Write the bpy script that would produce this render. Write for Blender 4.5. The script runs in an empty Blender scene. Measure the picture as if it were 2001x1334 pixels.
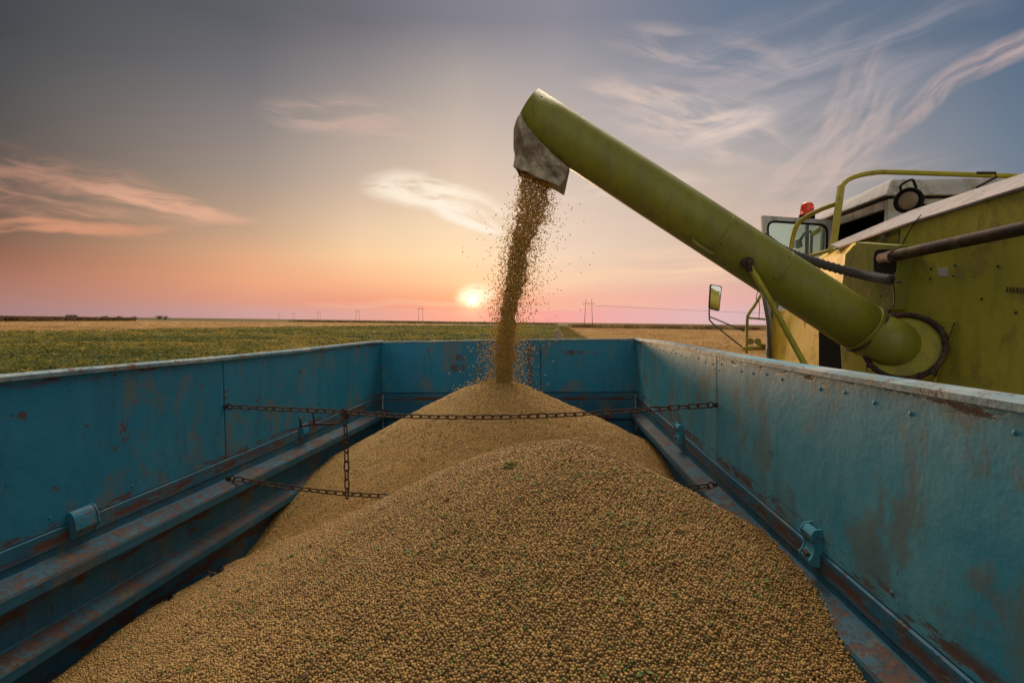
import bpy, math, random
import numpy as np
from mathutils import Vector, Matrix, noise
random.seed(7); rng = np.random.default_rng(11)
S = bpy.context.scene
COL = S.collection
R = math.radians

# ------------------------------------------------------------------ camera
F = 980.8                                   # focal length in photo pixels (2001 wide)
CAMZ = 2.7
def rot(yaw, pitch, roll):
    cy, sy, cp, sp, cr, sr = math.cos(yaw), math.sin(yaw), math.cos(pitch), math.sin(pitch), math.cos(roll), math.sin(roll)
    f = Vector((-sy*cp, cy*cp, sp)); r0 = Vector((cy, sy, 0)); u0 = r0.cross(f)
    return r0*cr+u0*sr, u0*cr-r0*sr, f
CR, CU, CF = rot(.0845, -.0393, .012)
CW = Vector((0, 0, CAMZ))
cam = bpy.data.cameras.new("camera"); co = bpy.data.objects.new("camera", cam); COL.objects.link(co)
cam.sensor_width = 36; cam.lens = F/2001*36; cam.clip_start = .02; cam.clip_end = 20000
mw = Matrix.Identity(4)
for i in range(3):
    mw[i][0] = CR[i]; mw[i][1] = CU[i]; mw[i][2] = -CF[i]; mw[i][3] = CW[i]
co.matrix_world = mw; S.camera = co
def direction(u, v): return CR*((u-1000.5)/F)+CU*((667-v)/F)+CF
def at(u, v, ax, val):                       # a photographed point on the world plane axis=val
    d = direction(u, v); return CW+d*((val-CW[ax])/d[ax])

# ------------------------------------------------------------------ light
S.view_settings.view_transform = 'Standard'; S.view_settings.look = 'None'
S.view_settings.exposure = 0; S.view_settings.gamma = 1
SUN_EL, SUN_AZ = R(2.3), math.atan2(-.1623, .986)
sd = Vector((math.sin(SUN_AZ)*math.cos(SUN_EL), math.cos(SUN_AZ)*math.cos(SUN_EL), math.sin(SUN_EL)))
sl = bpy.data.lights.new("sun", 'SUN'); sl.energy = 2.1; sl.angle = R(9); sl.color = (1.0, .62, .34)
so = bpy.data.objects.new("sun", sl); COL.objects.link(so); so.rotation_euler = (-sd).to_track_quat('-Z', 'Y').to_euler()
so.location = (0, 0, 30)

def lin(c): return tuple((x/255/12.92 if x/255 <= .04045 else ((x/255+.055)/1.055)**2.4) for x in c)

class G:                                     # small helper for writing node graphs
    def __init__(s, tree): s.t = tree; s.n = tree.nodes; s.l = tree.links
    def put(s, sock, v):
        if isinstance(v, bpy.types.NodeSocket): s.l.new(v, sock)
        elif v is not None:
            if sock.type == 'RGBA' and hasattr(v, '__len__') and len(v) == 3: v = (*v, 1)
            sock.default_value = v
    def m(s, op, a, b=None, c=None, clamp=False):
        n = s.n.new('ShaderNodeMath'); n.operation = op; n.use_clamp = clamp
        for i, x in enumerate((a, b, c)): s.put(n.inputs[i], x)
        return n.outputs[0]
    def vm(s, op, a, b=None):
        n = s.n.new('ShaderNodeVectorMath'); n.operation = op; s.put(n.inputs[0], a); s.put(n.inputs[1], b)
        return n.outputs['Value'] if op in ('DOT_PRODUCT', 'LENGTH') else n.outputs[0]
    def mr(s, v, a, b, c=0., d=1., smooth=True):
        n = s.n.new('ShaderNodeMapRange'); n.interpolation_type = 'SMOOTHSTEP' if smooth else 'LINEAR'
        for i, x in enumerate((v, a, b, c, d)): s.put(n.inputs[i], x)
        return n.outputs[0]
    def mix(s, f, a, b, mode='MIX'):
        n = s.n.new('ShaderNodeMix'); n.data_type = 'RGBA'; n.blend_type = mode; n.clamp_result = False
        s.put(n.inputs['Factor'], f) if False else s.put(n.inputs[0], f)
        s.put(n.inputs[6], a); s.put(n.inputs[7], b); return n.outputs[2]
    def noise(s, vec, scale, detail=4, rough=.55, dist=0., color=False):
        n = s.n.new('ShaderNodeTexNoise'); s.put(n.inputs['Vector'], vec); n.inputs['Scale'].default_value = scale
        n.inputs['Detail'].default_value = detail; n.inputs['Roughness'].default_value = rough; n.inputs['Distortion'].default_value = dist
        return n.outputs[1] if color else n.outputs[0]
    def ramp(s, f, stops, mode='LINEAR'):
        n = s.n.new('ShaderNodeValToRGB'); n.color_ramp.interpolation = mode; e = n.color_ramp.elements
        while len(e) < len(stops): e.new(.5)
        for el, (p, c) in zip(e, stops): el.position = p; el.color = (*c, 1) if len(c) == 3 else c
        s.put(n.inputs[0], f); return n.outputs[0]
    def mapping(s, vec, loc=(0, 0, 0), rotz=(0, 0, 0), scale=(1, 1, 1)):
        n = s.n.new('ShaderNodeMapping'); s.put(n.inputs[0], vec); n.inputs[1].default_value = loc; n.inputs[2].default_value = rotz; n.inputs[3].default_value = scale
        return n.outputs[0]
    def xyz(s, v): n = s.n.new('ShaderNodeSeparateXYZ'); s.put(n.inputs[0], v); return n.outputs
    def cxyz(s, x, y, z): n = s.n.new('ShaderNodeCombineXYZ'); [s.put(n.inputs[i], q) for i, q in enumerate((x, y, z))]; return n.outputs[0]

W = bpy.data.worlds.new("World"); S.world = W; W.use_nodes = True
g = G(W.node_tree); bg = W.node_tree.nodes['Background']
tc = g.n.new('ShaderNodeTexCoord').outputs['Generated']
dv = g.vm('NORMALIZE', tc); X, Y, Z = g.xyz(dv)
az = g.m('ARCTAN2', X, Y); el = g.m('ARCSINE', Z)
def azel(u, v): d = direction(u, v).normalized(); return math.atan2(d.x, d.y), math.asin(d.z)
VS = [612, 590, 550, 500, 450, 350, 250, 150, 40]
COLS = [(0, [(168,130,130),(172,128,120),(172,120,103),(152,106,86),(125,98,84),(106,91,84),(91,86,83),(80,81,82),(68,72,76)]),
        (500, [(208,160,155),(224,157,132),(238,168,128),(228,174,134),(200,166,136),(166,149,136),(143,134,130),(117,115,118),(95,97,103)]),
        (700, [(225,165,152),(238,158,130),(250,186,140),(250,207,160),(236,203,168),(202,180,162),(178,163,152),(146,139,138),(112,110,118)]),
        (900, [(250,165,140),(250,165,122),(253,203,152),(253,222,176),(247,219,182),(224,201,178),(202,184,170),(176,165,159),(131,129,139)]),
        (1080, [(245,165,155),(246,178,152),(249,206,170),(243,215,187),(234,210,188),(216,196,180),(196,181,174),(172,163,163),(140,138,149)]),
        (1400, [(224,184,184),(236,178,168),(230,184,165),(220,190,168),(212,190,170),(195,180,168),(168,163,165),(138,143,156),(108,122,143)]),
        (2001, [(170,152,165),(172,155,160),(160,150,155),(142,142,150),(128,135,148),(114,127,143),(102,121,141),(92,113,135),(82,103,128)])]
ELMAX = R(60)
elf = g.m('DIVIDE', el, ELMAX, clamp=True)
prev = None; paz = None
for u, cs in COLS:
    a = azel(u, 600)[0]
    stops = [(azel(u, v)[1]/ELMAX, lin(c)) for v, c in zip(VS, cs)]
    stops = [(0., lin(cs[0]))]+stops+[(1., tuple(x*.9 for x in lin(cs[-1])))]
    c = g.ramp(elf, stops)
    prev = c if prev is None else g.mix(g.mr(az, paz, a, smooth=False), prev, c)
    paz = a
sky = prev
# clouds live on a plane coordinate of direction (x/y, z/y), in front only
yc = g.m('MAXIMUM', Y, .05)
P = g.cxyz(g.m('DIVIDE', X, yc), g.m('DIVIDE', Z, yc), 0)
front = g.mr(Y, .15, .35)
def pq(u, v): d = direction(u, v); return d.x/d.y, d.z/d.y
warpn = g.noise(P, 3.2, 3, .5, color=True)
warp = g.vm('MULTIPLY', g.vm('SUBTRACT', warpn, (.5, .5, .5)), (.11, .07, 0))
PW = g.vm('ADD', P, warp)
def cloud(u, v, ru, rv, ang, col, amt, lo=.42, hi=.72, st=(2.2, 14), seed=0., below=1., tap=0.):
    global sky
    cx, cy = pq(u, v)
    q = g.mapping(g.vm('SUBTRACT', P, (cx, cy, 0)), rotz=(0, 0, R(-ang)))
    qw = g.mapping(g.vm('SUBTRACT', PW, (cx, cy, 0)), rotz=(0, 0, R(-ang)))
    qx, qy, _ = g.xyz(qw)
    qy2 = g.m('MULTIPLY', qy, g.mr(qy, -.002, .002, below, 1.))
    wid = g.m('ADD', 1., g.m('MULTIPLY', g.m('DIVIDE', qx, ru/F), -tap))
    wid = g.m('MAXIMUM', wid, .12)
    ly = g.m('DIVIDE', g.m('DIVIDE', qy2, rv/F), wid); lx = g.m('DIVIDE', qx, ru/F)
    r2 = g.m('ADD', g.m('MULTIPLY', lx, lx), g.m('MULTIPLY', ly, ly))
    mask = g.mr(r2, 1.0, .05)
    nz = g.noise(g.vm('ADD', g.vm('MULTIPLY', qw, (st[0], st[1], 1)), (seed, seed*1.7, seed)), 1.6, 7, .6, .5)
    d = g.m('MULTIPLY', g.mr(nz, lo, hi), mask)
    d = g.m('MULTIPLY', g.m('MULTIPLY', d, amt), front)
    sky = g.mix(d, sky, lin(col))
cloud(150, 385, 360, 100, -8, (226,164,134), .55, .34, .72, (3, 18), 3.1, 1.2, .5)
cloud(90, 446, 330, 24, 2, (228,158,122), .7, .25, .55, (2, 18), 9.4, 1.5, .3)
cloud(330, 398, 230, 34, -12, (238,180,150), .7, .36, .6, (2, 24), 5.7, 1.0, .5)
cloud(860, 392, 180, 44, -12, (255,240,218), .95, .36, .6, (4, 20), 1.3, 1.5, .35)
cloud(915, 430, 85, 24, -22, (255,242,224), 1., .26, .5, (6, 24), 2.6)
cloud(690, 240, 230, 50, -8, (214,180,164), .55, .40, .66, (3, 18), 6.2)
cloud(1330, 235, 230, 90, -20, (246,216,196), .66, .36, .74, (4, 20), 12.4, 1.2, -.3)
cloud(1390, 258, 120, 40, 12, (250,222,200), .8, .34, .6, (4, 20), 52.4, 1.3)
cloud(1370, 110, 210, 60, -14, (212,188,180), .55, .40, .70, (3, 16), 15.1)
cloud(1660, 225, 190, 60, 66, (210,182,175), .5, .36, .74, (4, 20), 17.7)
cloud(1600, 320, 240, 80, 45, (208,186,178), .55, .38, .66, (4, 20), 31.2)
cloud(1890, 155, 330, 30, 35, (212,182,175), .66, .30, .74, (4, 22), 21.9, 1.2, -.2)
cloud(1500, 180, 480, 170, 20, (198,186,188), .5, .36, .72, (1.2, 9), 61.9)
cloud(1300, 515, 380, 50, 5, (252,214,176), .75, .34, .70, (2, 26), 24.3)
cloud(1180, 365, 230, 36, 3, (240,214,196), .65, .38, .66, (3, 20), 27.5)
cloud(1450, 440, 480, 110, 12, (230,196,180), .45, .38, .68, (1.5, 16), 41.5)
cloud(934, 574, 50, 26, 10, (255,246,212), .9, .28, .56, (8, 50), 33.5)
cloud(1000, 598, 520, 18, 0, (246,196,160), .5, .40, .66, (1.5, 60), 37.5)
# the sun's disc behind thin cloud, and its glow
dot = g.vm('DOT_PRODUCT', dv, tuple(sd)); ang2 = g.m('MULTIPLY', g.m('SUBTRACT', 1., dot), 2.)
def glow(sig, col, amp):
    global sky
    e = g.m('EXPONENT', g.m('DIVIDE', ang2, -2*R(sig)**2))
    sky = g.mix(1., sky, g.vm('MULTIPLY', g.cxyz(e, e, e), tuple(amp*x for x in col)), 'ADD')
glow(.40, (1, .85, .5), 1.0); glow(1.1, (1, .66, .30), .36); glow(3.2, (1, .35, .12), .10); glow(9, (1, .5, .22), .06)
# the dome overhead and behind: physical sky, flat fill and added light lobes
nis = g.n.new('ShaderNodeTexSky'); nis.sky_type = 'NISHITA'; nis.sun_disc = False; nis.sun_elevation = SUN_EL; nis.sun_rotation = SUN_AZ
nis.air_density = 1.; nis.dust_density = 2.
nsk = g.vm('MULTIPLY', nis.outputs[0], (.09, .09, .09))
dome = g.mix(.8, nsk, (.10, .105, .12))
HD = Vector((math.sin(R(-4))*math.cos(R(42)), math.cos(R(-4))*math.cos(R(42)), math.sin(R(42))))
h2 = g.m('MULTIPLY', g.m('SUBTRACT', 1., g.vm('DOT_PRODUCT', dv, tuple(HD))), 2.)
he = g.m('EXPONENT', g.m('DIVIDE', h2, -2*R(16)**2))
dome = g.mix(1., dome, g.vm('MULTIPLY', g.cxyz(he, he, he), (15.8, 13.0, 10.3)), 'ADD')  # added bright lobe out of view above, key light for the trailer
BDV = Vector((math.sin(R(176))*math.cos(R(20)), math.cos(R(176))*math.cos(R(20)), math.sin(R(20))))   # added unseen fill glow behind, lights the surfaces facing the camera
h3 = g.m('MULTIPLY', g.m('SUBTRACT', 1., g.vm('DOT_PRODUCT', dv, tuple(BDV))), 2.)
hb2 = g.m('EXPONENT', g.m('DIVIDE', h3, -2*R(24)**2))
dome = g.mix(1., dome, g.vm('MULTIPLY', g.cxyz(hb2, hb2, hb2), (1.15, 1.05, .95)), 'ADD')
out = g.m('MAXIMUM', g.mr(el, R(36.5), R(45)), g.mr(Y, .38, -.1))
sky = g.mix(out, sky, dome)
sky = g.mix(g.mr(Z, -.005, -.03), sky, (.10, .09, .06))
g.l.new(sky, bg.inputs[0]); bg.inputs[1].default_value = 1.0

# ------------------------------------------------------------------ helpers
WM = {}                                       # world matrix of every parent
def wm(o): return WM.get(o.name, Matrix.Identity(4)) if o else Matrix.Identity(4)
def tag(o, label=None, cat=None, group=None, kind=None):
    for k, v in (('label', label), ('category', cat), ('group', group), ('kind', kind)):
        if v: o[k] = v
    return o
def empty(name, m, label=None, cat=None, group=None):
    o = bpy.data.objects.new(name, None); COL.objects.link(o); o.empty_display_size = .2
    if not isinstance(m, Matrix): m = Matrix.Translation(m)
    o.matrix_world = m; WM[o.name] = m
    return tag(o, label, cat, group)
def link(name, me, mat, parent=None, m=None):
    o = bpy.data.objects.new(name, me); COL.objects.link(o)
    for x in (mat if isinstance(mat, (list, tuple)) else [mat]):
        if x: me.materials.append(x)
    if parent: o.parent = parent
    WM[o.name] = wm(parent) if m is None else m
    if m is not None and not parent: o.matrix_world = m
    return o
class MB:
    def __init__(s, M=None): s.v = []; s.f = []; s.mi = []; s.sm = []; s.M = M
    def add(s, vs, fs, mi=0, sm=False):
        b = len(s.v); s.v += [Vector(x) for x in vs]
        for f in fs: s.f.append([b+i for i in f]); s.mi.append(mi); s.sm.append(sm)
        return s
    def box(s, a, b, mi=0):
        x0, y0, z0 = a; x1, y1, z1 = b
        return s.add([(x0,y0,z0),(x1,y0,z0),(x1,y1,z0),(x0,y1,z0),(x0,y0,z1),(x1,y0,z1),(x1,y1,z1),(x0,y1,z1)],
                     [(0,3,2,1),(4,5,6,7),(0,1,5,4),(1,2,6,5),(2,3,7,6),(3,0,4,7)], mi)
    def prism(s, poly, off, mi=0):            # planar polygon thickened by a vector
        n = len(poly); off = Vector(off); p = [Vector(q) for q in poly]
        return s.add(p+[q+off for q in p], [tuple(range(n)), tuple(range(2*n-1, n-1, -1))]+[(i, i+n, (i+1) % n+n, (i+1) % n) for i in range(n)], mi)
    def tube(s, pts, r, seg=16, cap=True, mi=0, sm=True, square=False):
        pts = [Vector(p) for p in pts]; n = len(pts); rs = r if hasattr(r, '__len__') else [r]*n
        T = [(pts[min(i+1, n-1)]-pts[max(i-1, 0)]).normalized() for i in range(n)]
        a = Vector((0, 0, 1)) if abs(T[0].z) < .9 else Vector((1, 0, 0)); N = (a-T[0]*a.dot(T[0])).normalized(); vs = []
        for i in range(n):
            N = (N-T[i]*N.dot(T[i])).normalized(); B = T[i].cross(N)
            for k in range(seg):
                t = 2*math.pi*(k+.5)/seg; vs.append(pts[i]+(N*math.cos(t)+B*math.sin(t))*rs[i])
        b = len(s.v); s.add(vs, [(i*seg+k, i*seg+(k+1) % seg, (i+1)*seg+(k+1) % seg, (i+1)*seg+k) for i in range(n-1) for k in range(seg)], mi, sm)
        if cap:
            s.f.append([b+k for k in range(seg)][::-1]); s.f.append([b+(n-1)*seg+k for k in range(seg)]); s.mi += [mi, mi]; s.sm += [False, False]
        return s
    def torus(s, c, ax, R0, r, seg=32, ss=8, mi=0, a0=0., a1=2*math.pi):
        c = Vector(c); ax = Vector(ax).normalized(); a = Vector((0, 0, 1)); e1 = (a-ax*a.dot(ax)).normalized(); e2 = ax.cross(e1)
        full = a1-a0 > 6.28
        pts = [c+(e1*math.cos(a0+(a1-a0)*i/seg)+e2*math.sin(a0+(a1-a0)*i/seg))*R0 for i in range(seg+1)]
        return s.tube(pts, r, ss, not full, mi)
    def dome(s, c, ax, r, h=.5, seg=8, mi=0):  # rivet head
        c = Vector(c); ax = Vector(ax).normalized(); a = Vector((0, 0, 1)) if abs(ax.z) < .9 else Vector((1, 0, 0))
        e1 = (a-ax*a.dot(ax)).normalized(); e2 = ax.cross(e1); vs = []
        for j, (rr, hh) in enumerate(((1, 0), (.75, .6), (.35, .95))):
            vs += [c+(e1*math.cos(2*math.pi*k/seg)+e2*math.sin(2*math.pi*k/seg))*r*rr+ax*r*h*hh for k in range(seg)]
        vs.append(c+ax*r*h)
        fs = [(j*seg+k, j*seg+(k+1) % seg, (j+1)*seg+(k+1) % seg, (j+1)*seg+k) for j in range(2) for k in range(seg)]+[(2*seg+k, 2*seg+(k+1) % seg, 3*seg) for k in range(seg)]
        return s.add(vs, fs, mi, True)
    def build(s, name, mat, parent=None, m=None, bevel=0):
        inv = (wm(parent) if m is None else m).inverted()
        if s.M is not None: inv = inv @ s.M
        me = bpy.data.meshes.new(name); me.from_pydata([tuple(inv @ v) for v in s.v], [], s.f); me.update()
        me.polygons.foreach_set('material_index', s.mi); me.polygons.foreach_set('use_smooth', s.sm)
        o = link(name, me, mat, parent, m)
        if bevel:
            b = o.modifiers.new('bevel', 'BEVEL'); b.width = bevel; b.segments = 2; b.limit_method = 'ANGLE'; b.angle_limit = R(40)
        return o
def npmesh(name, V, Fc, attrs=None, smooth=False):
    V = np.asarray(V, np.float32).reshape(-1, 3); Fc = np.asarray(Fc, np.int32); k = Fc.shape[1]
    me = bpy.data.meshes.new(name); me.vertices.add(len(V)); me.vertices.foreach_set('co', V.ravel())
    me.loops.add(Fc.size); me.loops.foreach_set('vertex_index', Fc.ravel())
    me.polygons.add(len(Fc)); me.polygons.foreach_set('loop_start', np.arange(0, Fc.size, k, dtype=np.int32))
    me.polygons.foreach_set('use_smooth', np.full(len(Fc), smooth)); me.update(calc_edges=True)
    for n, a in (attrs or {}).items():
        at_ = me.attributes.new(n, 'FLOAT', 'POINT'); at_.data.foreach_set('value', np.asarray(a, np.float32))
    return me
def spline(ctrl, n=10):                       # Catmull-Rom through control points
    c = [Vector(p) for p in ctrl]; c = [c[0]*2-c[1]]+c+[c[-1]*2-c[-2]]; o = []
    for i in range(1, len(c)-2):
        for k in range(n):
            t = k/n; a, b, d, e = c[i-1], c[i], c[i+1], c[i+2]
            o.append(.5*((2*b)+(d-a)*t+(2*a-5*b+4*d-e)*t*t+(3*b-a-3*d+e)*t**3))
    return o+[c[-2]]

# ------------------------------------------------------------------ materials
def newmat(name):
    m = bpy.data.materials.new(name); m.use_nodes = True; g = G(m.node_tree)
    b = m.node_tree.nodes['Principled BSDF']; return m, g, b
def bump(g, b, h, s=.3, d=.002):
    n = g.n.new('ShaderNodeBump'); n.inputs['Strength'].default_value = s; n.inputs['Distance'].default_value = d
    g.put(n.inputs['Height'], h); g.l.new(n.outputs[0], b.inputs['Normal'])
def paint(name, base, pale, dark, rough=.5, rustc=(.10, .035, .014), rust=.62, scale=1., spots=(), bands=(), vert='z', metallic=0., dull=.35, scratch=.5, olive=.72):
    """worn paint: patches, streaks, scratches, chips of rust; spots = stains (axis a, value, z, ra, rz); bands = worn strips (z0, width)"""
    m, g, b = newmat(name); oc = g.n.new('ShaderNodeTexCoord').outputs['Object']; x, y, z = g.xyz(oc)
    n1 = g.noise(oc, 2.2*scale, 6, .62); n2 = g.noise(g.vm('MULTIPLY', oc, (9, 9, 1.6)), 1.3*scale, 6, .65); n3 = g.noise(oc, 34*scale, 5, .7)
    c = g.mix(g.mr(n1, .38, .66), base, pale)
    c = g.mix(g.m('MULTIPLY', g.mr(n2, .46, .74), .55), c, dark)
    c = g.mix(g.m('MULTIPLY', g.mr(n3, .5, .75), dull), c, tuple(.5*p+.5*q for p, q in zip(pale, dark)))
    sc = g.noise(g.mapping(oc, rotz=(.9, .5, .7), scale=(3, 60, 3)), 2., 4, .6)
    c = g.mix(g.m('MULTIPLY', g.mr(sc, .66, .74), scratch), c, tuple(min(1, 1.5*p+.03) for p in pale))
    ol = g.noise(g.vm('ADD', g.vm('MULTIPLY', oc, (5, 5, 3)), (7.3, 2.1, 4.4)), 1.1*scale, 7, .75, .4)
    c = g.mix(g.m('MULTIPLY', g.mr(ol, .51, .62), olive), c, tuple(.3*p+.7*q for p, q in zip(base, (.17, .125, .05))))
    big = g.noise(oc, 11.5*scale, 8, .8, .3); fine = g.noise(oc, 70*scale, 3, .6)
    chip = g.m('ADD', big, g.m('MULTIPLY', g.m('SUBTRACT', fine, .5), .22))
    rm = g.mr(chip, rust, rust+.05)
    for z0, w, amt in bands:
        d = g.m('ABSOLUTE', g.m('SUBTRACT', z, z0))
        k = g.m('MULTIPLY', g.mr(d, w, w*.1), g.mr(g.noise(g.vm('MULTIPLY', oc, (1, 1, 4)), 6, 6, .7), .62-.3*amt, .72-.3*amt)); rm = g.m('MAXIMUM', rm, k)
    for ax, v0, z0, ra, rz in spots:
        da = g.m('DIVIDE', g.m('SUBTRACT', (x, y)[ax], v0), ra); dz = g.m('DIVIDE', g.m('SUBTRACT', z, z0), rz)
        rr = g.m('ADD', g.m('MULTIPLY', da, da), g.m('MULTIPLY', dz, dz))
        k = g.m('MULTIPLY', g.mr(rr, 1., .2), g.mr(g.noise(g.vm('MULTIPLY', oc, (20, 20, 4)), 2.2, 6, .7), .38, .56)); rm = g.m('MAXIMUM', rm, k)
    rc = g.mix(g.noise(oc, 45, 4, .6), tuple(.5*q for q in rustc), tuple(1.7*q for q in rustc))
    c = g.mix(g.m('MULTIPLY', rm, .88), c, rc)
    g.l.new(c, b.inputs['Base Color']); g.put(b.inputs['Roughness'], g.mr(g.m('MAXIMUM', rm, g.m('MULTIPLY', n3, .7)), 0, 1, rough, .85))
    b.inputs['Metallic'].default_value = metallic; b.inputs['Specular IOR Level'].default_value = .4
    bump(g, b, g.m('SUBTRACT', g.m('ADD', g.m('MULTIPLY', n1, 2.6), g.m('MULTIPLY', n3, .10)), g.m('MULTIPLY', rm, .3)), .55, .007)
    return m
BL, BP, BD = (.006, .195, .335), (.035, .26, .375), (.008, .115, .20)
blue_l = paint('blue_paint_left', BL, (.020, .225, .37), BD, .48, rust=.60, bands=((-.485, .022, .5), (-.02, .03, .4)))
blue_r = paint('blue_paint_right', (.028, .26, .385), (.10, .345, .43), (.010, .18, .31), .45, rust=.63, bands=((-.472, .035, .55), (-.03, .02, .3)),
               spots=((1, 4.25, -.10, .05, .14), (1, 4.35, -.30, .03, .05), (1, 3.1, -.42, .25, .05)))
blue_e = paint('blue_paint_end', BL, (.02, .20, .32), BD, .5, rust=.60, bands=((-.48, .03, .4),),
               spots=((0, .215, -.12, .035, .15), (0, .215, -.3, .03, .16), (0, -.44, -.25, .09, .05), (0, -.42, -.16, .06, .04), (0, .6, -.12, .12, .03)))
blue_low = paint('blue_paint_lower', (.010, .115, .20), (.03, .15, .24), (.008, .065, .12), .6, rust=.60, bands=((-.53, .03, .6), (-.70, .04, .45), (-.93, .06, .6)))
worn = paint('worn_rusty_rib', (.045, .075, .095), (.02, .13, .20), (.06, .045, .038), .75, rust=.50, rustc=(.11, .055, .038), scratch=.3, scale=1.6)
railm = paint('worn_rail_paint', (.085, .22, .28), (.30, .36, .37), (.05, .16, .22), .5, rustc=(.16, .06, .03), rust=.56, scale=1.8)
YG, YP, YD = (.33, .30, .022), (.40, .35, .040), (.20, .20, .020)
green = paint('green_machine_paint', YG, YP, YD, .42, rust=.72, rustc=(.05, .028, .015), scratch=.2)
greent = paint('green_tube_paint', (.17, .18, .012), (.21, .21, .022), (.10, .10, .011), .38, rust=.74, rustc=(.06, .04, .02), scratch=.2, scale=1.4)
yellow = paint('yellow_machine_paint', (.78, .52, .04), (.82, .58, .08), (.60, .40, .03), .5, rust=.76, scratch=.2)
greyp = paint('grey_cab_paint', (.36, .36, .36), (.46, .45, .43), (.24, .235, .23), .55, rust=.66, rustc=(.14, .07, .04), scratch=.2)
hood = paint('pale_hood_metal', (.25, .215, .215), (.31, .27, .27), (.17, .13, .13), .55, rust=.60, rustc=(.2, .10, .08), scratch=.3)
rusty = paint('dark_rusty_steel', (.035, .022, .018), (.06, .035, .026), (.02, .014, .012), .7, rust=.55, metallic=.2, scratch=.2)
chainm = paint('rusty_chain_steel', (.045, .03, .024), (.09, .06, .045), (.02, .014, .012), .55, rust=.52, metallic=.45, scale=6, scratch=.3)
def plain(name, c, rough=.6, metallic=0., var=.25, sc=8., spec=.4):
    m, g, b = newmat(name); oc = g.n.new('ShaderNodeTexCoord').outputs['Object']; n = g.noise(oc, sc, 6, .65)
    g.l.new(g.mix(n, tuple(x*(1-var) for x in c), tuple(x*(1+var) for x in c)), b.inputs['Base Color'])
    b.inputs['Roughness'].default_value = rough; b.inputs['Metallic'].default_value = metallic; b.inputs['Specular IOR Level'].default_value = spec
    bump(g, b, g.noise(oc, sc*8, 4, .6), .2, .002); return m
black = plain('black_rubber', (.006, .006, .006), .8, spec=.15); darkin = plain('dark_cab_lining', (.016, .011, .009), .95, spec=.1)
hosem = plain('grey_hose', (.05, .047, .044), .8, sc=20); steel = plain('galvanised_steel', (.22, .22, .21), .45, .5)
greyrod = plain('grey_rod', (.13, .12, .11), .6); bolt = plain('dark_bolt', (.06, .045, .035), .5, .5); whitem = plain('white_strip_metal', (.36, .36, .36), .6)
tyre = plain('tyre_rubber', (.02, .02, .02), .85)

# ------------------------------------------------------------------ ground and fields
def gm(name, cols, sc, bs=.5, bd=.05, stretch=(1, 1, 1)):
    m, g, b = newmat(name); oc = g.mapping(g.n.new('ShaderNodeTexCoord').outputs['Object'], scale=stretch)
    a = g.noise(oc, sc, 8, .7); c = g.noise(oc, sc*.08, 5, .6)
    f = g.m('ADD', g.m('MULTIPLY', a, .6), g.m('MULTIPLY', c, .4))
    k = len(cols); g.l.new(g.ramp(f, [(.36+.28*i/(k-1), q) for i, q in enumerate(cols)]), b.inputs['Base Color'])
    b.inputs['Roughness'].default_value = .95; b.inputs['Specular IOR Level'].default_value = .1; bump(g, b, a, bs, bd); return m
gground = gm('dry_field_soil', [(.10, .07, .045), (.20, .15, .085), (.30, .23, .13)], 1.2)
me = npmesh('ground', [(-6000, -300, 0), (6000, -300, 0), (6000, 9000, 0), (-6000, 9000, 0)], [(0, 1, 2, 3)])
tag(link('ground', me, gground), kind='structure')
def strip(name, pts, z, mat):
    v = [(p[0], p[1], z) for p in pts]; o = link(name, npmesh(name, v, [tuple(range(len(v)))]), mat); return tag(o, kind='structure')
gtrack = gm('track_soil', [(.018, .012, .009), (.04, .027, .018), (.09, .06, .036)], 2.5, stretch=(1.5, .08, 1))
strip('dirt_track', [(-.4, 40), (1.1, 40), (2.9, 420), (1.7, 420)], .008, gtrack)
gfar = gm('far_field_soil', [(.055, .042, .02), (.10, .08, .032), (.16, .13, .05)], .08, stretch=(.15, 1, 1))
strip('far_field', [(-2500, 420), (2500, 420), (2500, 3500), (-2500, 3500)], .012, gfar)

def leafmat(name, cols, trans=.45, rough=.6):
    m, g, b = newmat(name); a = g.n.new('ShaderNodeAttribute'); a.attribute_name = 'tint'
    k = len(cols); c = g.ramp(a.outputs['Fac'], [(i/(k-1), q) for i, q in enumerate(cols)])
    g.l.new(c, b.inputs['Base Color']); b.inputs['Roughness'].default_value = rough; b.inputs['Specular IOR Level'].default_value = .2
    t = g.n.new('ShaderNodeBsdfTranslucent'); g.l.new(c, t.inputs[0]); mx = g.n.new('ShaderNodeMixShader'); mx.inputs[0].default_value = trans
    g.l.new(b.outputs[0], mx.inputs[1]); g.l.new(t.outputs[0], mx.inputs[2]); g.l.new(mx.outputs[0], g.n['Material Output'].inputs[0]); return m
def vnoise(x, y, sc, seed=0):                 # smooth value noise on arrays
    r = np.random.default_rng(seed); T = r.random((256, 256)); x = x*sc+1000; y = y*sc+1000
    xi = np.floor(x).astype(int); yi = np.floor(y).astype(int); fx = x-xi; fy = y-yi; fx = fx*fx*(3-2*fx); fy = fy*fy*(3-2*fy)
    q = lambda a, b: T[a % 256, b % 256]
    return (q(xi, yi)*(1-fx)+q(xi+1, yi)*fx)*(1-fy)+(q(xi, yi+1)*(1-fx)+q(xi+1, yi+1)*fx)*fy
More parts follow.
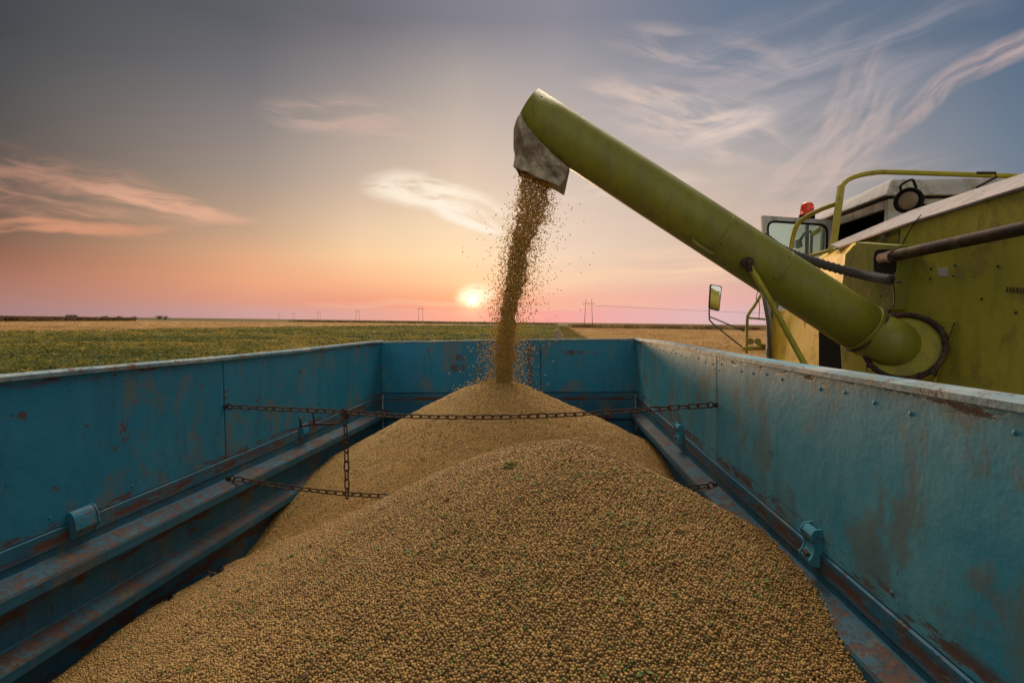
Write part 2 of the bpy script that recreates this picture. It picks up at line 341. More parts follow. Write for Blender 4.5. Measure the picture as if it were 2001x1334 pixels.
def leaves(C, size, flat=.6, aspect=.6):      # rhombic leaf quads at centres C
    n = len(C); a = rng.random(n)*2*np.pi; tilt = (rng.random(n)-.5)*2*flat*1.5
    d = np.stack([np.cos(a)*np.cos(tilt), np.sin(a)*np.cos(tilt), np.sin(tilt)], 1); t2 = rng.normal(0, flat, n)
    s = np.stack([-np.sin(a)*np.cos(t2), np.cos(a)*np.cos(t2), np.sin(t2)], 1); L = (size*(.6+.8*rng.random(n)))[:, None]
    V = np.stack([C-d*L, C+s*L*aspect, C+d*L, C-s*L*aspect], 1).reshape(-1, 3); Fc = np.arange(4*n).reshape(-1, 4); return V, Fc
def blades(B, h, w, lean=.35):                # upright tapered blades from base points
    n = len(B); a = rng.random(n)*2*np.pi; s = np.stack([np.cos(a), np.sin(a), np.zeros(n)], 1)*(w*.5); hh = h*(.6+.7*rng.random(n))
    t = B+np.stack([rng.normal(0, lean, n)*hh, rng.normal(0, lean, n)*hh, hh], 1); mid = (B+t)/2+np.stack([np.zeros(n), np.zeros(n), hh*.12], 1)
    V = np.stack([B-s*.6, B+s*.6, mid+s, t, mid-s], 1).reshape(-1, 3); Fc = np.arange(5*n).reshape(-1, 5); return V, Fc
def poly_mask(x, y, poly):
    ins = np.zeros(len(x), bool); n = len(poly)
    for i in range(n):
        x0, y0 = poly[i]; x1, y1 = poly[(i+1) % n]
        c = ((y0 > y) != (y1 > y)) & (x < (x1-x0)*(y-y0)/(y1-y0+1e-9)+x0); ins ^= c
    return ins
def gp(u, v, z=0): p = at(u, v, 2, z); return (p.x, p.y)
def wedge(az0, az1, r0, r1, dens):            # random points in a sector about the camera's foot
    n = int((R(az1)-R(az0))*(r1*r1-r0*r0)/2*dens); a = R(az0)+rng.random(n)*R(az1-az0); r = np.sqrt(r0*r0+rng.random(n)*(r1*r1-r0*r0))
    return np.sin(a)*r, np.cos(a)*r
HS = .62
soy_poly = [(-.7, 14), (-45, 5), gp(-120, 649, HS), gp(0, 646.5, HS), gp(350, 641, HS), gp(640, 636.5, HS), gp(900, 636, .3), (1.3, 330)]
def field(name, poly, sectors, mat, kind_fn, label, cat):
    Vs, Fs, Ts = [], [], []; off = 0
    for (a0, a1, r0, r1, dens, k, size) in sectors:
        x, y = wedge(a0, a1, r0, r1, dens); ok = poly_mask(x, y, poly); x, y = x[ok], y[ok]
        V, Fc, T = kind_fn(x, y, k, size); Vs.append(V); Fs.append(Fc+off); off += len(V); Ts.append(T)
    return tag(link(name, npmesh(name, np.concatenate(Vs), np.concatenate(Fs), {'tint': np.concatenate(Ts)}), mat), label, cat, kind='stuff')
def soy(x, y, k, size):
    n = len(x); h = HS*(.6+.5*vnoise(x, y, .35, 3)+.35*vnoise(x, y, .09, 4)); px = np.repeat(x, k); py = np.repeat(y, k)
    sp = size*2.2; off = rng.normal(0, 1, (n*k, 3))*np.array([sp, sp, 0]); zz = np.repeat(h, k)*(1-.75*rng.random(n*k)**2)
    C = np.stack([px+off[:, 0], py+off[:, 1], zz], 1); V, Fc = leaves(C, np.full(n*k, size), .45)
    t = .30+.55*vnoise(px, py, .12, 5)*vnoise(px, py, .9, 6)*1.7+rng.normal(0, .13, n*k)+.3*(np.repeat(rng.random(n), k) < .16)-.22*np.repeat(vnoise(x, y, .5, 12) > .72, k)
    return V, Fc, np.clip(np.repeat(t, 4), 0, 1)
soym = leafmat('soy_leaf', [(.035, .058, .014), (.08, .11, .02), (.16, .165, .028), (.31, .24, .04), (.46, .31, .055)], .45)
field('soybean_plants', soy_poly, [(-62, 4, 13, 34, 4., 32, .07), (-62, 4, 34, 70, 2.6, 22, .095), (-62, 4, 70, 150, .8, 18, .14), (-62, 4, 150, 330, .22, 16, .26)],
      soym, soy, 'green and yellowing soybean plants beyond the left side of the trailer', 'crop')
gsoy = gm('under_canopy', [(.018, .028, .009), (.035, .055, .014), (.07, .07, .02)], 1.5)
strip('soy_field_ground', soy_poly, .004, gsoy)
# tan, ripe field: left band and right field
tanm = leafmat('ripe_stalk', [(.24, .14, .06), (.42, .28, .13), (.58, .42, .20), (.68, .53, .29)], .4)
gtan = gm('ripe_field_floor', [(.26, .16, .075), (.42, .28, .14), (.55, .40, .21)], 1.1)
def stub(x, y, k, size):
    n = len(x); px = np.repeat(x, k)+rng.normal(0, size*1.6, n*k); py = np.repeat(y, k)+rng.normal(0, size*1.6, n*k)
    B = np.stack([px, py, np.zeros(n*k)], 1); V, Fc = blades(B, np.full(n*k, .42), np.full((n*k, 1), size*.28))
    t = .2+.6*vnoise(px, py, .25, 8)+rng.normal(0, .16, n*k); return V, Fc, np.clip(np.repeat(t, 5), 0, 1)
tanL = [gp(-120, 649, .3), gp(0, 646.5, .3), gp(350, 641, .3), gp(640, 636.5, .3), gp(900, 634, 0), gp(640, 630.5, 0), gp(270, 627, 0), gp(0, 627.5, 0), gp(-120, 627, 0)]
field('ripe_crop', tanL, [(-62, -5, 70, 180, .8, 10, .16), (-62, -5, 180, 480, .09, 12, .4)], tanm, stub, 'narrow tan strip of ripe crop behind the green plants on the left', 'crop')
strip('ripe_strip_ground', tanL, .006, gtan)
tanR = [(4.7, 30), (60, 30), (260, 235), (6.5, 235)]
field('ripe_crop', tanR, [(2, 50, 26, 60, 5, 10, .05), (2, 50, 60, 120, 1.6, 10, .10), (2, 50, 120, 235, .5, 10, .2)], tanm, stub, 'tan field of ripe crop right of the dirt track, behind the mirror', 'crop')
strip('ripe_field_ground', tanR, .006, gtan)
verge = [(1.2, 40), (4.6, 40), (7.5, 330), (3.0, 330)]
def grass(x, y, k, size):
    V, Fc, T = stub(x, y, k, size); return V, Fc, T
vergem = leafmat('verge_grass', [(.06, .08, .02), (.14, .14, .035), (.28, .22, .07), (.42, .33, .13)], .35)
field('verge_grass', verge, [(0, 12, 38, 330, 1.6, 10, .12)], vergem, grass, 'rough grass verge along the right edge of the dirt track', 'grass')
# corn: dark wall on the left horizon, brown rows on the right
cornm = leafmat('dry_corn', [(.05, .032, .02), (.10, .065, .035), (.17, .11, .055), (.25, .18, .09)], .3)
def corn(x, y, k, size):
    n = len(x); px = np.repeat(x, k)+rng.normal(0, .3, n*k); py = np.repeat(y, k)+rng.normal(0, .3, n*k); B = np.stack([px, py, rng.random(n*k)*1.3], 1)
    V, Fc = blades(B, np.full(n*k, 1.25), np.full((n*k, 1), size), .3); t = .15+.7*vnoise(px, py, .2, 9)+rng.normal(0, .15, n*k)
    return V, Fc, np.clip(np.repeat(t, 5), 0, 1)
cornL = [gp(-120, 629), gp(0, 629.5), gp(268, 627.6), gp(268, 625.5), gp(0, 624), gp(-120, 623)]
field('corn', cornL, [(-60, -38, 120, 420, .42, 9, .3)], cornm, corn, 'dark brown corn stand on the left part of the horizon', 'crop')
cornR = [(8, 235), (260, 235), (330, 330), (8, 330)]
cornrm = leafmat('ripe_corn', [(.10, .06, .03), (.22, .14, .065), (.34, .24, .11), (.46, .34, .16)], .35)
def cornl(x, y, k, size):
    V, Fc, T = corn(x, y, k, size); V = V.copy(); V[:, 2] *= .8; return V, Fc, T
field('corn', cornR, [(1, 48, 230, 300, .5, 9, .3)], cornrm, cornl, 'brown corn rows along the horizon right of the track', 'crop')
cornM = [(-260, 470), (3, 470), (3, 520), (-260, 520)]
field('corn', cornM, [(-32, 1, 465, 600, .12, 10, .6)], cornrm, cornl, 'low far corn strip on the horizon behind the trailer end', 'crop')

# far trees on the left horizon
treem = leafmat('hazy_tree_leaf', [(.03, .03, .018), (.05, .05, .026), (.075, .07, .035)], .3)  # leaf colours lightened to paint in distance haze
barkm = plain('bark', (.05, .035, .025), .9)
def tree(u, dist, h, w, label, group='trees on the left horizon'):
    h = 2.7+(h-2.7)*.6; w *= .8
    d = direction(u, 620); d.z = 0; d.normalize(); p = Vector((d.x*dist, d.y*dist, 0)); root = empty('tree', p, label, 'tree', group)
    b = MB().tube([p, p+Vector((.1, 0, h*.4)), p+Vector((0, .1, h*.75))], [h*.04, h*.03, h*.012], 6)
    for q in range(4): b.tube([p+Vector((0, 0, h*.3)), p+Vector((math.cos(q*1.6)*w*.3, math.sin(q*1.6)*w*.3, h*.65))], [h*.018, h*.006], 5)
    b.build('trunk', barkm, root)
    n = 900; cl = rng.normal(0, 1, (14, 3))*np.array([w*.2, w*.2, h*.17])+np.array([0, 0, h*.5]); C = cl[rng.integers(0, 14, n)]+rng.normal(0, 1, (n, 3))*np.array([w*.10, w*.10, h*.13])
    C[:, 2] = np.clip(C[:, 2], h*.12, h); V, Fc = leaves(C, np.full(n, h*.05), .8)
    link('crown', npmesh('crown', V, Fc, {'tint': np.repeat(rng.random(n), 4)}), treem, root)
for t in [(133, 640, 5.9, 7, 'small dark tree on the horizon, leftmost of the trees'), (148, 640, 6.6, 10, 'wider dark tree touching the leftmost one'),
          (205, 760, 5.6, 9, 'low round tree on the horizon, first of the faint row between the two clumps'), (232, 760, 5.2, 9, 'low tree in the middle of the faint row on the horizon'), (262, 760, 5.4, 12, 'low broad tree at the right end of the faint row'),
          (312, 700, 7.0, 9, 'dark bushy tree, taller of the pair standing right of the corn stand'), (323, 700, 5.8, 9, 'lower tree leaning out of the pair right of the corn stand')]: tree(*t)

# power pylons, two-legged, leading away to the left
pylm = plain('pylon_steel', (.14, .11, .10), .7)
LP = [(1150, 478, 16), (822, 800, 15), (699, 1090, 15), (623, 1330, 14), (574, 1650, 14), (545, 2000, 14)]
lab = ['tallest two-legged power pylon, right of the falling grain', 'power pylon left of the sun, largest of those on that side', 'power pylon on the horizon, second going left from the sun',
       'power pylon on the horizon, third going left from the sun', 'very faint pylon, fourth going left from the sun', 'tiny faint pylon, farthest left in the line']
pyl = None; tops = []
def pyl_build(p, r):
    root = empty('power_pylon', p); H = 25.
    for s in (-1, 1):
        for nm in (1,): MB().tube([p+Vector((s*3.9, 0, 0)), p+Vector((s*2.6, 0, H))], [.30*r, .2*r], 6).build('leg', pylm, root)
    MB().tube([p+Vector((-5.2, 0, 21)), p+Vector((5.2, 0, 21))], .22*r, 6).build('crossarm', pylm, root)
    for s in (-5, 0, 5): MB().tube([p+Vector((s, 0, 21)), p+Vector((s, 0, 19.2))], .12*r, 5).build('insulator', steel, root)
    return root
for i, (u, d, _) in enumerate(LP):
    q = direction(u, 620); q.z = 0; q = q/q.dot(Vector((CF.x, CF.y, 0)).normalized()); p = Vector((q.x*d, q.y*d, 0))
    if pyl is None: o = pyl = pyl_build(p, 1.); kids = [c for c in bpy.data.objects if c.parent == pyl]
    else:
        o = pyl.copy(); COL.objects.link(o); o.location = p
        for c in kids: k = c.copy(); COL.objects.link(k); k.parent = o
    tag(o, lab[i], 'pylon', 'power pylons across the far fields'); tops.append(p)
for j, s in enumerate((-5, 0, 5)):
    far = Vector((900, 900, 0)); pts = [tops[0]+Vector((s, 0, 19.2))+(far-tops[0])*t+Vector((0, 0, -14*4*t*(1-t)*.4)) for t in [i/24 for i in range(25)]]
    tag(MB().tube(pts, .05, 4, sm=False).build('power_cable', pylm, m=Matrix.Translation(pts[0])), ('left', 'middle', 'right')[j]+' one of three thin power cables running from the tallest pylon', 'cable', 'power cables of the tallest pylon')

# ------------------------------------------------------------------ trailer
MT = Matrix(((.9996, -.0008, -.0269), (.001, 1., .0052), (.0269, -.0052, .9996)))
C0 = Vector((.4368, 0, .128)); MT4 = Matrix.Translation(CW-MT @ C0) @ MT.to_4x4()
def TW(p): return MT4 @ Vector(p)
LY, NY, YS, HW = 4.49, -.55, 2.28, 1.15       # far end, near end, seam, half width
tr = empty('grain_trailer', MT4, 'blue steel tipping trailer with worn rusty sides, filled with grain', 'trailer')
def TB(): return MB(MT4)
def sheet_ribs(side, y0, y1, rv):
    """upper side sheet with rounded edges and rivets; side -1 left, +1 right"""
    b = TB(); s = side; b.box((s*HW if s > 0 else -HW-.025, y0, -.496), (HW+.025 if s > 0 else -HW, y1, -.0))
    for y in rv:
        for z in (-.055,): b.dome((s*HW, y, z+.006*math.sin(y*40)), (-s, 0, 0), .0048+.002*random.random(), .45)
    yy = y0+.12
    while yy < y1: b.dome((s*HW, yy, -.455), (-s, 0, 0), .006, .45); yy += .31
    for k in range(5): b.dome((s*HW, (y0 if y0 > 1 else y1)+(.03 if y0 > 1 else -.03), -.08-.09*k), (-s, 0, 0), .005, .45)
    return b
rows = {-1: [.15+.105*i for i in range(45)], 1: [.15+.115*i for i in range(42)]}
for s, mat in ((-1, blue_l), (1, blue_r)):
    for y0, y1 in ((NY, YS-.0035), (YS+.0035, LY-.002)):
        rv = [y for i, y in enumerate(rows[s]) if y0+.03 < y < y1-.03 and i % 5 != 2]
        o = sheet_ribs(s, y0, y1, rv).build('side_sheet', mat, tr, bevel=.003)
    # lower side with two pressed ribs
    prof = [(0, -.497), (.006, -.500), (.006, -.552), (0, -.556), (0, -.578), (.004, -.582), (.062, -.604), (.066, -.612), (.064, -.645), (.004, -.668), (0, -.672),
            (0, -.782), (.004, -.786), (.056, -.812), (.060, -.820), (.058, -.850), (.004, -.873), (0, -.878), (0, -1.16)]
    b = TB(); ys = [NY, .3, 1.2, 2.0, 2.8, 3.6, LY-.002]; vs = []
    for y in ys:
        dz = -.040*(y-1.2)/3.3
        for d, z in prof: vs.append((s*(HW-d), y, z+(dz if -.9 < z < -.56 else 0)))
    n = len(prof); fs = []; 
    for i in range(len(ys)-1):
        for k in range(n-1): fs.append((i*n+k, i*n+k+1, (i+1)*n+k+1, (i+1)*n+k) if s < 0 else (i*n+k, (i+1)*n+k, (i+1)*n+k+1, i*n+k+1))
    b.add(vs, fs)
    b.mi = [1 if (f % (n-1)) in (5, 6, 12, 13) else 0 for f in range(len(fs))]
    b.box((s*HW+(.003 if s > 0 else -.025), NY, -1.16), (s*HW+(.025 if s > 0 else -.003), LY, -.497))
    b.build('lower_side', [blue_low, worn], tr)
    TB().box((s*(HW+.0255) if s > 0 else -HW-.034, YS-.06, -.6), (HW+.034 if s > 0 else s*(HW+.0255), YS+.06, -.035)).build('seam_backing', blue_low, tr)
    # rim
    b = TB(); xi = HW-.012; xo = HW+.045
    pr = [(xi, -.019), (xi, -.006), (xi+.006, 0), (xo-.006, 0), (xo, -.006), (xo, -.034)]
    wob = [(y, .004*math.sin(y*2.1+s)) for y in [NY+.3*i for i in range(17)]+[LY+.025]]
    vs = [(s*x, y, z+.003+w) for y, w in wob for x, z in pr]; n = 6; m_ = len(wob)
    b.add(vs, [(i*n+k, i*n+(k+1) % n, (i+1)*n+(k+1) % n, (i+1)*n+k) if s < 0 else (i*n+k, (i+1)*n+k, (i+1)*n+(k+1) % n, i*n+(k+1) % n) for i in range(m_-1) for k in range(n)]+[tuple(range(n)), tuple((m_-1)*n+k for k in range(n))])
    o = b.build('top_rim', railm, tr)
# far end
b = TB(); XSM = .31
b.box((-HW-.02, LY, -.475), (XSM-.003, LY+.025, 0)); b.box((XSM+.003, LY+.001, -.475), (HW+.02, LY+.025, 0))
for i in range(20): b.dome((-HW+.08+i*.115, LY, -.05), (0, -1, 0), .006, .45)
b.build('end_sheet', blue_e, tr, bevel=.002)
b = TB(); pr = [(0, -.481), (.005, -.484), (.005, -.533), (0, -.538), (0, -.655), (.03, -.672), (.03, -.705), (0, -.722), (0, -.795), (.035, -.812), (.035, -.846), (0, -.862), (0, -1.16)]
b.add([(x, LY-d, z) for x in (-HW+.004, HW-.004) for d, z in pr], [(k, k+len(pr), k+1+len(pr), k+1) for k in range(len(pr)-1)])
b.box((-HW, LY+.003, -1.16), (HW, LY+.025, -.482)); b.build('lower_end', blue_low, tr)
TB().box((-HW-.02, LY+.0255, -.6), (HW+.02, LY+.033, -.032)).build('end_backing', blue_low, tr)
b = TB(); b.box((-HW-.02, LY-.006, -.018), (HW+.02, LY+.040, .0), 0); b.build('top_rim', railm, tr, bevel=.004)
for s in (-1, 1):
    b = TB(); b.box((s*(HW-.012), LY-.018, -.78), (s*(HW-.002), LY-.004, -.49)); b.build('corner_strip', whitem, tr, bevel=.001)
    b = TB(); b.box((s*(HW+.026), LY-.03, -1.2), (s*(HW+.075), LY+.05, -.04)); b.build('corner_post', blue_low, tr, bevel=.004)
b = TB(); b.box((-HW, NY-.025, -1.16), (HW, NY, .8)); b.build('near_end_shade_wall', blue_e, tr)  # unseen wall, raised well above the rim to shade the near beans
b = TB(); b.box((-HW-.03, NY-.03, -1.20), (HW+.03, LY+.03, -1.162)); b.build('floor', rusty, tr)
b = TB()
for x in (-.45, .45): b.box((x-.04, NY-.1, -1.42), (x+.04, LY, -1.202))
for y in (.3, 1.6, 3.0, 4.2): b.box((-1.0, y-.03, -1.27), (-.5, y+.03, -1.203)); b.box((.5, y-.03, -1.27), (1.0, y+.03, -1.203))
b.build('chassis', rusty, tr)
for y in (.7, 3.4):
    for s in (-1, 1):
        c = Vector((s*.92, y, -2.05)); rr = .46
        w = TB().torus(c, (1, 0, 0), rr-.13, .13, 36, 12).build('wheel', tyre, tr)
        TB().tube([c-Vector((.06, 0, 0)), c+Vector((.06, 0, 0))], .22, 24).build('rim', railm, w)
    TB().tube([(-.9, y, -2.05), (.9, y, -2.05)], .05, 12).build('axle', rusty, tr); [TB().box((x, y-.05, -2.05), (x+.1, y+.05, -1.42)).build('axle_hanger', rusty, tr) for x in (-.5, .4)]
# latch brackets pressed from sheet
def lp_(t, s, d):
    if s < 0: return .004+d*float(np.interp(t, [0, .12, .3, .72, .8, 1], [.15, .55, .8, 1, .55, .35]))
    return .004+d*float(np.interp(t, [0, .15, .32, .5, .7, .85, 1], [.45, .85, .75, .45, .6, 1., .8]))
def bracket(s, y, z, w, h, d, lab):
    b = TB(); n = 12; vs = []; x0 = s*HW
    for k in range(n+1):
        t = k/n; zz = z+h/2-h*t; dd = lp_(t, s, d)
        for yy in (-w/2, w/2): vs += [(x0-s*dd, y+yy, zz), (x0-s*(dd-.006), y+yy, zz)]
    fs = []
    for k in range(n):
        a = k*4; fs += [(a, a+2, a+6, a+4), (a+1, a+5, a+7, a+3), (a, a+4, a+5, a+1), (a+2, a+3, a+7, a+6)]
    b.add(vs, fs, 0, False)
    for yy in (-w/2-.003, w/2+.003):
        pr = [(x0, y+yy-.0025, z+h*.52)]+[(x0-s*(.003+lp_(t, s, d)), y+yy-.0025, z+h/2-h*t) for t in [i/12 for i in range(13)]]+[(x0, y+yy-.0025, z-h*.52)]
        b.prism(pr, (0, .005, 0))
    b.box((min(x0, x0-s*(d+.007)), y-w*.3, z-h*.27), (max(x0, x0-s*(d+.007)), y+w*.3, z-h*.21), 1)
    o = b.build('latch_bracket', [blue_r if s > 0 else blue_l, rusty], tr); return o
bracket(-1, 1.53, -.505, .075, .09, .024, ''); bracket(-1, 3.02, -.515, .075, .09, .024, ''); bracket(1, 1.43, -.485, .05, .10, .028, ''); bracket(1, 2.9, -.495, .075, .105, .034, '')
for s, z in ((-1, -.242), (-1, -.59), (1, -.236), (1, -.595)):
    b = TB(); x = s*HW; b.tube([(x, YS, z), (x-s*.016, YS, z)], .011, 10); b.torus((x-s*.028, YS, z), (0, 1, .15), .013, .0035, 16, 6); b.build('eye_bolt', rusty, tr)

# ------------------------------------------------------------------ chains
def link_mesh():
    L, Rr, r = .0265-.012, .0105, .0034; pts = []
    for k in range(9): a = -math.pi/2+math.pi*k/8; pts.append((L+Rr*math.cos(a), Rr*math.sin(a), 0))
    for k in range(9): a = math.pi/2+math.pi*k/8; pts.append((-L+Rr*math.cos(a), Rr*math.sin(a), 0))
    pts.append(pts[0]); m = MB(); m.tube(pts, r, 8, cap=False); me = bpy.data.meshes.new('link'); me.from_pydata([tuple(v) for v in m.v], [], m.f); me.polygons.foreach_set('use_smooth', m.sm)
    me.materials.append(chainm); return me
LM = link_mesh()
def chain(ctrl, label, roll0=0.):
    pts = spline([TW(p) for p in ctrl], 24); root = empty('chain', pts[0], label, 'chain', 'chains tying the trailer sides')
    seg = [0]; 
    for a, b in zip(pts, pts[1:]): seg.append(seg[-1]+(b-a).length)
    n = int(seg[-1]/.0415); pitch = seg[-1]/n
    def pos(s):
        s = max(0, min(seg[-1]-1e-6, s)); i = next(i for i in range(len(seg)-1) if seg[i+1] > s); return pts[i].lerp(pts[i+1], (s-seg[i])/(seg[i+1]-seg[i]))
    for i in range(n):
        c = pos((i+.5)*pitch); t = (pos((i+1)*pitch)-pos(i*pitch)).normalized(); up = Vector((0, 0, 1)) if abs(t.z) < .8 else Vector((1, 0, 0))
        sy = up.cross(t).normalized(); sz = t.cross(sy); M3 = Matrix((t, sy, sz)).transposed()
        o = bpy.data.objects.new('link', LM); COL.objects.link(o); o.parent = root
        roll = (math.pi/2 if i % 2 else 0)+roll0+random.gauss(0, .16)
        o.matrix_local = Matrix.Translation(c-pts[0]) @ M3.to_4x4() @ Matrix.Rotation(roll, 4, 'X')
    return root
chain([(-HW+.04, YS, -.243), (-.85, YS, -.255), (-.56, YS, -.268), (-.25, YS, -.288), (.12, YS, -.292), (.5, YS, -.280), (.85, YS, -.256), (HW-.04, YS, -.238)], 'long rusty chain stretched across above the rear grain heap, the upper one', .5)
chain([(-HW+.04, YS, -.592), (-.85, YS, -.628), (-.545, YS, -.658), (-.2, YS, -.668), (.4, YS, -.668), (.8, YS, -.640), (HW-.04, YS, -.597)], 'lower rusty chain, partly buried in the grain', .4)
chain([(-.547, YS-.012, -.285), (-.545, YS-.012, -.45), (-.546, YS-.012, -.672)], 'short chain hanging upright between the upper and lower chain', .3)
b = TB(); b.tube(spline([(-.80, 2.34, -.348), (-.70, 2.30, -.330), (-.60, YS-.01, -.322), (-.553, YS-.008, -.300), (-.548, YS-.008, -.262), (-.56, YS-.008, -.250)], 6), .0055, 8)
b.torus((-.548, YS-.008, -.284), (0, 1, .2), .014, .006, 16, 8); b.tube([(-.715, 2.305, -.333), (-.715, YS+.01, -.262)], .004, 6); b.tube([(-.80, 2.34, -.352), (-.812, 2.35, -.30)], .006, 6)
tag(b.build('chain_hook', rusty, m=Matrix.Translation(TW((-.56, YS, -.3)))), 'rusty hooked rod holding the upper chain where the upright chain hangs', 'hook')

# ------------------------------------------------------------------ grain heap
def heap(x, y):
    r1 = np.hypot((x-.44)*np.where(x > .44, 1.2, 1.), (y-1.62)*.98); r2 = np.hypot(x-.02, y-3.52)
    h1 = -.262-.50*(np.sqrt(r1*r1+.04)-.2); h2 = -.268-.53*(np.sqrt(r2*r2+.045)-.212)
    k = .007; m = np.maximum(h1, h2); h = m+k*np.log(np.exp((h1-m)/k)+np.exp((h2-m)/k))
    h = h+.022*(vnoise(x, y, 3.1, 21)-.5)+.013*(vnoise(x, y, 8, 22)-.5)+.006*(vnoise(x, y, 24, 23)-.5)
    h = h-.035*np.exp(-((x+.02)**2+(y-3.5)**2)/.0018)
    return np.maximum(h, -1.12)
def beanmat(name, attr_type, gain=1.):
    m, g, b = newmat(name); a = g.n.new('ShaderNodeAttribute'); a.attribute_name = 'tint'; a.attribute_type = attr_type
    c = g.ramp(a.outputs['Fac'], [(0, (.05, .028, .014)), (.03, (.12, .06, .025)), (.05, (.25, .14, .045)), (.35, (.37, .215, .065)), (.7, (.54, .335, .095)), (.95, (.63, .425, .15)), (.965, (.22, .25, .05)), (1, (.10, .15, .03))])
    if gain != 1: c = g.vm('MULTIPLY', c, (gain*.93, gain*1.03, gain*.95))  # gain lifts bean colour so the falling stream looks lit
    g.l.new(c, b.inputs['Base Color']); b.inputs['Roughness'].default_value = .5; b.inputs['Specular IOR Level'].default_value = .35
    if attr_type != 'INSTANCER':
        t = g.n.new('ShaderNodeBsdfTranslucent'); g.l.new(c, t.inputs[0]); mx = g.n.new('ShaderNodeMixShader'); mx.inputs[0].default_value = .5
        g.l.new(b.outputs[0], mx.inputs[1]); g.l.new(t.outputs[0], mx.inputs[2]); g.l.new(mx.outputs[0], g.n['Material Output'].inputs[0])
    return m
nx, ny = 240, 500; gx, gy = np.meshgrid(np.linspace(-HW+.001, HW-.001, nx), np.linspace(.2, LY-.002, ny), indexing='ij'); gz = heap(gx, gy)-.0014
V = np.stack([gx, gy, gz], -1).reshape(-1, 3); ii, jj = np.meshgrid(np.arange(nx-1), np.arange(ny-1), indexing='ij'); a0 = (ii*ny+jj).ravel()
Fb = np.stack([a0, a0+ny, a0+ny+1, a0+1], 1)
um, ug, ub = newmat('packed_grain'); oc = ug.n.new('ShaderNodeTexCoord').outputs['Object']
vo = ug.n.new('ShaderNodeTexVoronoi'); ug.put(vo.inputs['Vector'], oc); vo.inputs['Scale'].default_value = 130
ug.l.new(ug.mix(ug.mr(vo.outputs['Distance'], .1, .6), (.45, .26, .08), (.24, .13, .04)), ub.inputs['Base Color']); ub.inputs['Roughness'].default_value = .8
pile = link('grain_heap', npmesh('grain_heap', V, Fb, smooth=True), um, m=MT4)
tag(pile, 'two-peaked heap of loose tan soybeans filling the blue trailer', 'grain', kind='stuff')
# loose beans lying on it, one instance each
BD_ = .0063; px_, py_ = [], []
rowsn = int((LY-.25)/(BD_*.86)); 
for r_ in range(rowsn):
    y = .25+r_*BD_*.86; xs = np.arange(-HW+.004+(r_ % 2)*BD_/2, HW-.004, BD_); px_.append(xs); py_.append(np.full(len(xs), y))
bx = np.concatenate(px_); by = np.concatenate(py_); bx = bx+rng.normal(0, BD_*.21, len(bx)); by = by+rng.normal(0, BD_*.21, len(by))
by = np.clip(by, .2, LY-.004); bx = np.clip(bx, -HW+.004, HW-.004)
ex = rng.random(len(bx)) < .22                    # some lie on top of the others
bz = heap(bx, by)+rng.normal(0, .0008, len(bx)); bx = np.concatenate([bx, bx[ex]+.004]); by = np.concatenate([by, by[ex]+.003]); bz = np.concatenate([bz, bz[ex]+.0042])
tint = np.clip(rng.normal(.55, .2, len(bx))-.26*np.clip((2.45-by)/.5, 0, 1)+rng.normal(0, .1, len(bx)), .06, .94); q = rng.random(len(bx)); gr = vnoise(bx, by, 14, 31)  # front heap's browner beans, shifted darker still to stand in for near shade
tint = np.where(q < .012, .01, tint); tint = np.where(q > .982-.05*(gr > .68), .97+.03*rng.random(len(bx)), tint)
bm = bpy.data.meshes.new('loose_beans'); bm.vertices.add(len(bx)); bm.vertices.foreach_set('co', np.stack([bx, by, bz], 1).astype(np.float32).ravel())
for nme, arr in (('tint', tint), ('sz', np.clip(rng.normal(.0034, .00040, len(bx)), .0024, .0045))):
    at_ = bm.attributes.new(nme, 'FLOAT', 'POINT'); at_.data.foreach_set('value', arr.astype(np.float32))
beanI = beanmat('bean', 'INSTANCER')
def bean_gn():
    t = bpy.data.node_groups.new('beans', 'GeometryNodeTree'); t.interface.new_socket('Geometry', in_out='INPUT', socket_type='NodeSocketGeometry'); t.interface.new_socket('Geometry', in_out='OUTPUT', socket_type='NodeSocketGeometry')
    n = t.nodes; l = t.links; i = n.new('NodeGroupInput'); o = n.new('NodeGroupOutput'); ico = n.new('GeometryNodeMeshIcoSphere'); ico.inputs['Radius'].default_value = 1.; ico.inputs['Subdivisions'].default_value = 2
    ss = n.new('GeometryNodeSetShadeSmooth'); l.new(ico.outputs[0], ss.inputs[0]); sm = n.new('GeometryNodeSetMaterial'); sm.inputs['Material'].default_value = beanI; l.new(ss.outputs[0], sm.inputs[0])
    ip = n.new('GeometryNodeInstanceOnPoints'); l.new(i.outputs[0], ip.inputs['Points']); l.new(sm.outputs[0], ip.inputs['Instance'])
    na = n.new('GeometryNodeInputNamedAttribute'); na.data_type = 'FLOAT'; na.inputs[0].default_value = 'sz'
    rv = n.new('FunctionNodeRandomValue'); rv.data_type = 'FLOAT_VECTOR'; rv.inputs[0].default_value = (.92, .92, .84); rv.inputs[1].default_value = (1.1, 1.1, 1.0)
    vm = n.new('ShaderNodeVectorMath'); vm.operation = 'SCALE'; l.new(rv.outputs[0], vm.inputs[0]); l.new(na.outputs[0], vm.inputs['Scale']); l.new(vm.outputs[0], ip.inputs['Scale'])
    rr = n.new('FunctionNodeRandomValue'); rr.data_type = 'FLOAT_VECTOR'; rr.inputs[1].default_value = (3.1, 3.1, 3.1); l.new(rr.outputs[0], ip.inputs['Rotation'])
    l.new(ip.outputs[0], o.inputs[0]); return t
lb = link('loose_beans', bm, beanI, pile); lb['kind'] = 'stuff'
md = lb.modifiers.new('beans', 'NODES'); md.node_group = bean_gn()
